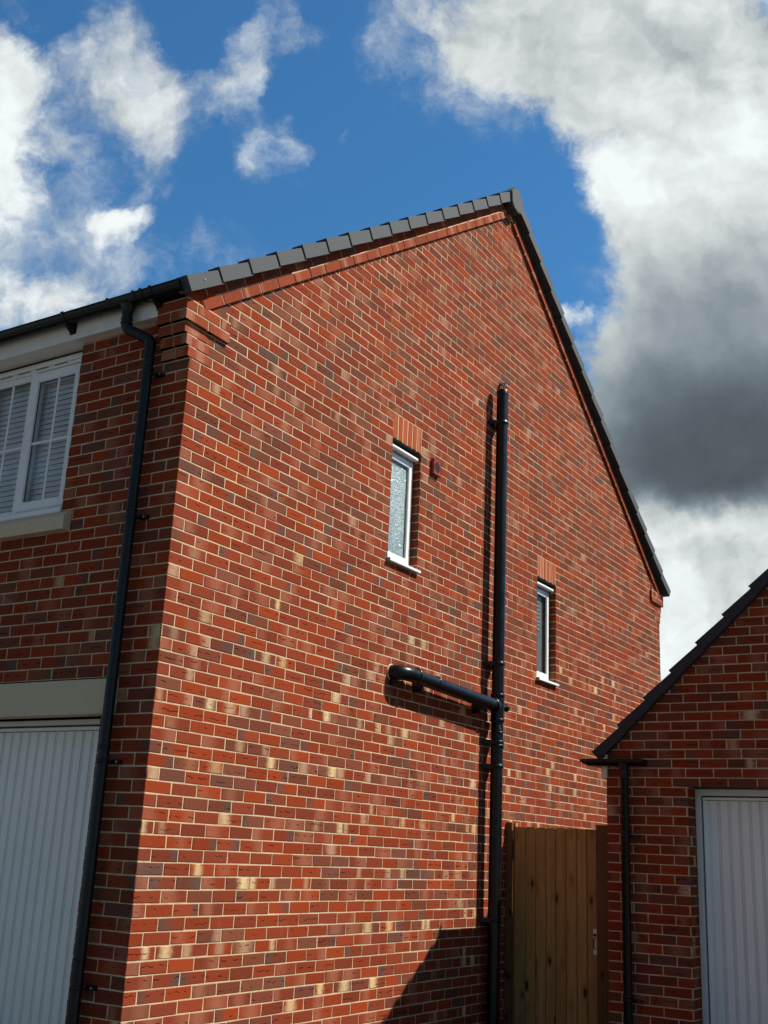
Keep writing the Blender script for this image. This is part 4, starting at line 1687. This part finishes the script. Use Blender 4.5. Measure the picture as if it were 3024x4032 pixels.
for z in (gz - 0.12, -2.72, -2.60, -3.95):
    gd.ring((GPX + 0.002, cyg + 0.015, z), (0, 0, 1), 0.0385, 0.022, 'black_plastic', 26)
gdo = gd.build('downpipe', gar)
for z in (-2.745, -3.98):
    c_ = MB()
    c_.ring((GPX + 0.002, cyg + 0.015, z), (0, 0, 1), 0.0395, 0.024, 'black_plastic')
    c_.bbox(GPX + 0.02, GPX + 0.10, GY - 0.030, GY - 0.0015, z - 0.013, z + 0.013, 'black_plastic', 0.003)
    c_.build('pipe_clip', gdo)

garage_door(gar, GX + DO[0] + 0.002, GX + DO[1] - 0.002, GY + 0.20, DO[3] - 0.003, GZ, frame_w=0.044, top_w=0.052)

# ------------------------------------------------------------------ side gate between house and garage
YG = 4.66


def set_board_attr(o, offs):
    me = o.data
    at = me.attributes.new('bd', 'FLOAT_VECTOR', 'POINT')
    data = []
    for q in offs:
        data += q
    at.data.foreach_set('vector', data)


gate = thing('timber_gate', 'brown timber side gate of vertical knotty boards between house wall and garage', 'gate', (0.47, YG, GZ))
bp_ = MB()
offs = []
edges = [0.078, 0.187, 0.285, 0.380, 0.472, 0.572, 0.670, 0.762, 0.855]
rr = random.Random(9)
for i in range(len(edges) - 1):
    a, b2 = edges[i] + 0.0022, edges[i + 1] - 0.0022
    d = rr.uniform(-0.003, 0.003)
    n0 = len(bp_.v)
    zt = -2.690 + rr.uniform(-0.002, 0.002) + 0.004 * (1 - i / 8)
    e = 0.007
    poly_ = [(a, YG + d + e), (a + e, YG + d), (b2 - e, YG + d), (b2, YG + d + e), (b2, YG + 0.020), (a, YG + 0.020)]
    bp_.prism(poly_, 'z', GZ + 0.05, zt, 'gate_timber')
    off = (rr.uniform(0, 9), rr.uniform(0, 9), rr.uniform(0, 9))
    offs += [off] * (len(bp_.v) - n0)
n0 = len(bp_.v)
bp_.box(0.08, 0.853, YG + 0.0205, YG + 0.065, -2.86, -2.77, 'gate_timber')
bp_.box(0.08, 0.853, YG + 0.0205, YG + 0.065, -4.3, -4.2, 'gate_timber')
offs += [(1, 2, 3)] * (len(bp_.v) - n0)
g_ = bp_.build('board_panel', gate)
set_board_attr(g_, offs)
hd = MB()
hd.bbox(0.819, 0.852, YG - 0.005, YG - 0.0016, -3.700, -3.497, 'handle_plate', 0.001)
hd.build('handle_plate', gate)
h2 = MB()
h2.tube([(0.838, YG - 0.006, -3.568), (0.838, YG - 0.036, -3.574), (0.838, YG - 0.038, -3.59), (0.838, YG - 0.038, -3.635), (0.838, YG - 0.034, -3.65), (0.838, YG - 0.006, -3.655)], 0.0045, 'black_plastic', 10)
h2.tube([(0.839, YG - 0.005, -3.545), (0.839, YG - 0.03, -3.545)], 0.010, 'black_plastic', 12)
h2.build('handle', gate)


def post(x0, x1, zt, label, dx=0.0):
    m = MB()
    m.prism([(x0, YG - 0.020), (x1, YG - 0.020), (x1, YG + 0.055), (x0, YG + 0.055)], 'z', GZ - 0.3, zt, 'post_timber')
    o = m.build('gate_post')
    set_board_attr(o, [(x0 * 7, 3, x0 * 5)] * len(m.v))
    tag(o, label=label, category='post')
    return o


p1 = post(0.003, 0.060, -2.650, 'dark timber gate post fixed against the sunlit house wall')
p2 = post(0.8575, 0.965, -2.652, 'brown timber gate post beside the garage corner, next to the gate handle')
# pale sawn stop batten seen at the hinge side
m = MB()
m.prism([(0.062, YG + 0.022), (0.077, YG + 0.022), (0.077, YG + 0.07), (0.062, YG + 0.07)], 'z', GZ, -2.652, 'gate_timber')
o = m.build('hinge_batten', gate)
set_board_attr(o, [(4, 4, 4)] * len(m.v))
m = MB()
m.box(0.966, GX - 0.006, YG + 0.02, YG + 0.05, GZ, -2.70, 'gate_timber')
o = m.build('infill_board', gate)
set_board_attr(o, [(7, 1, 4)] * len(m.v))

# ------------------------------------------------------------------ ground
m = MB()
m.face([(-400, -400, GZ), (400, -400, GZ), (400, 400, GZ), (-400, 400, GZ)], 'gravel_ground')
tag(m.build('ground'), kind='structure')
m = MB()
m.face([(-3.5, -12, GZ + 0.004), (9, -12, GZ + 0.004), (9, -0.02, GZ + 0.004), (-3.5, -0.02, GZ + 0.004)], 'asphalt')
m.face([(0.05, -0.02, GZ + 0.004), (9, -0.02, GZ + 0.004), (9, 4.27, GZ + 0.004), (0.05, 4.27, GZ + 0.004)], 'asphalt')
tag(m.build('driveway'), kind='structure')
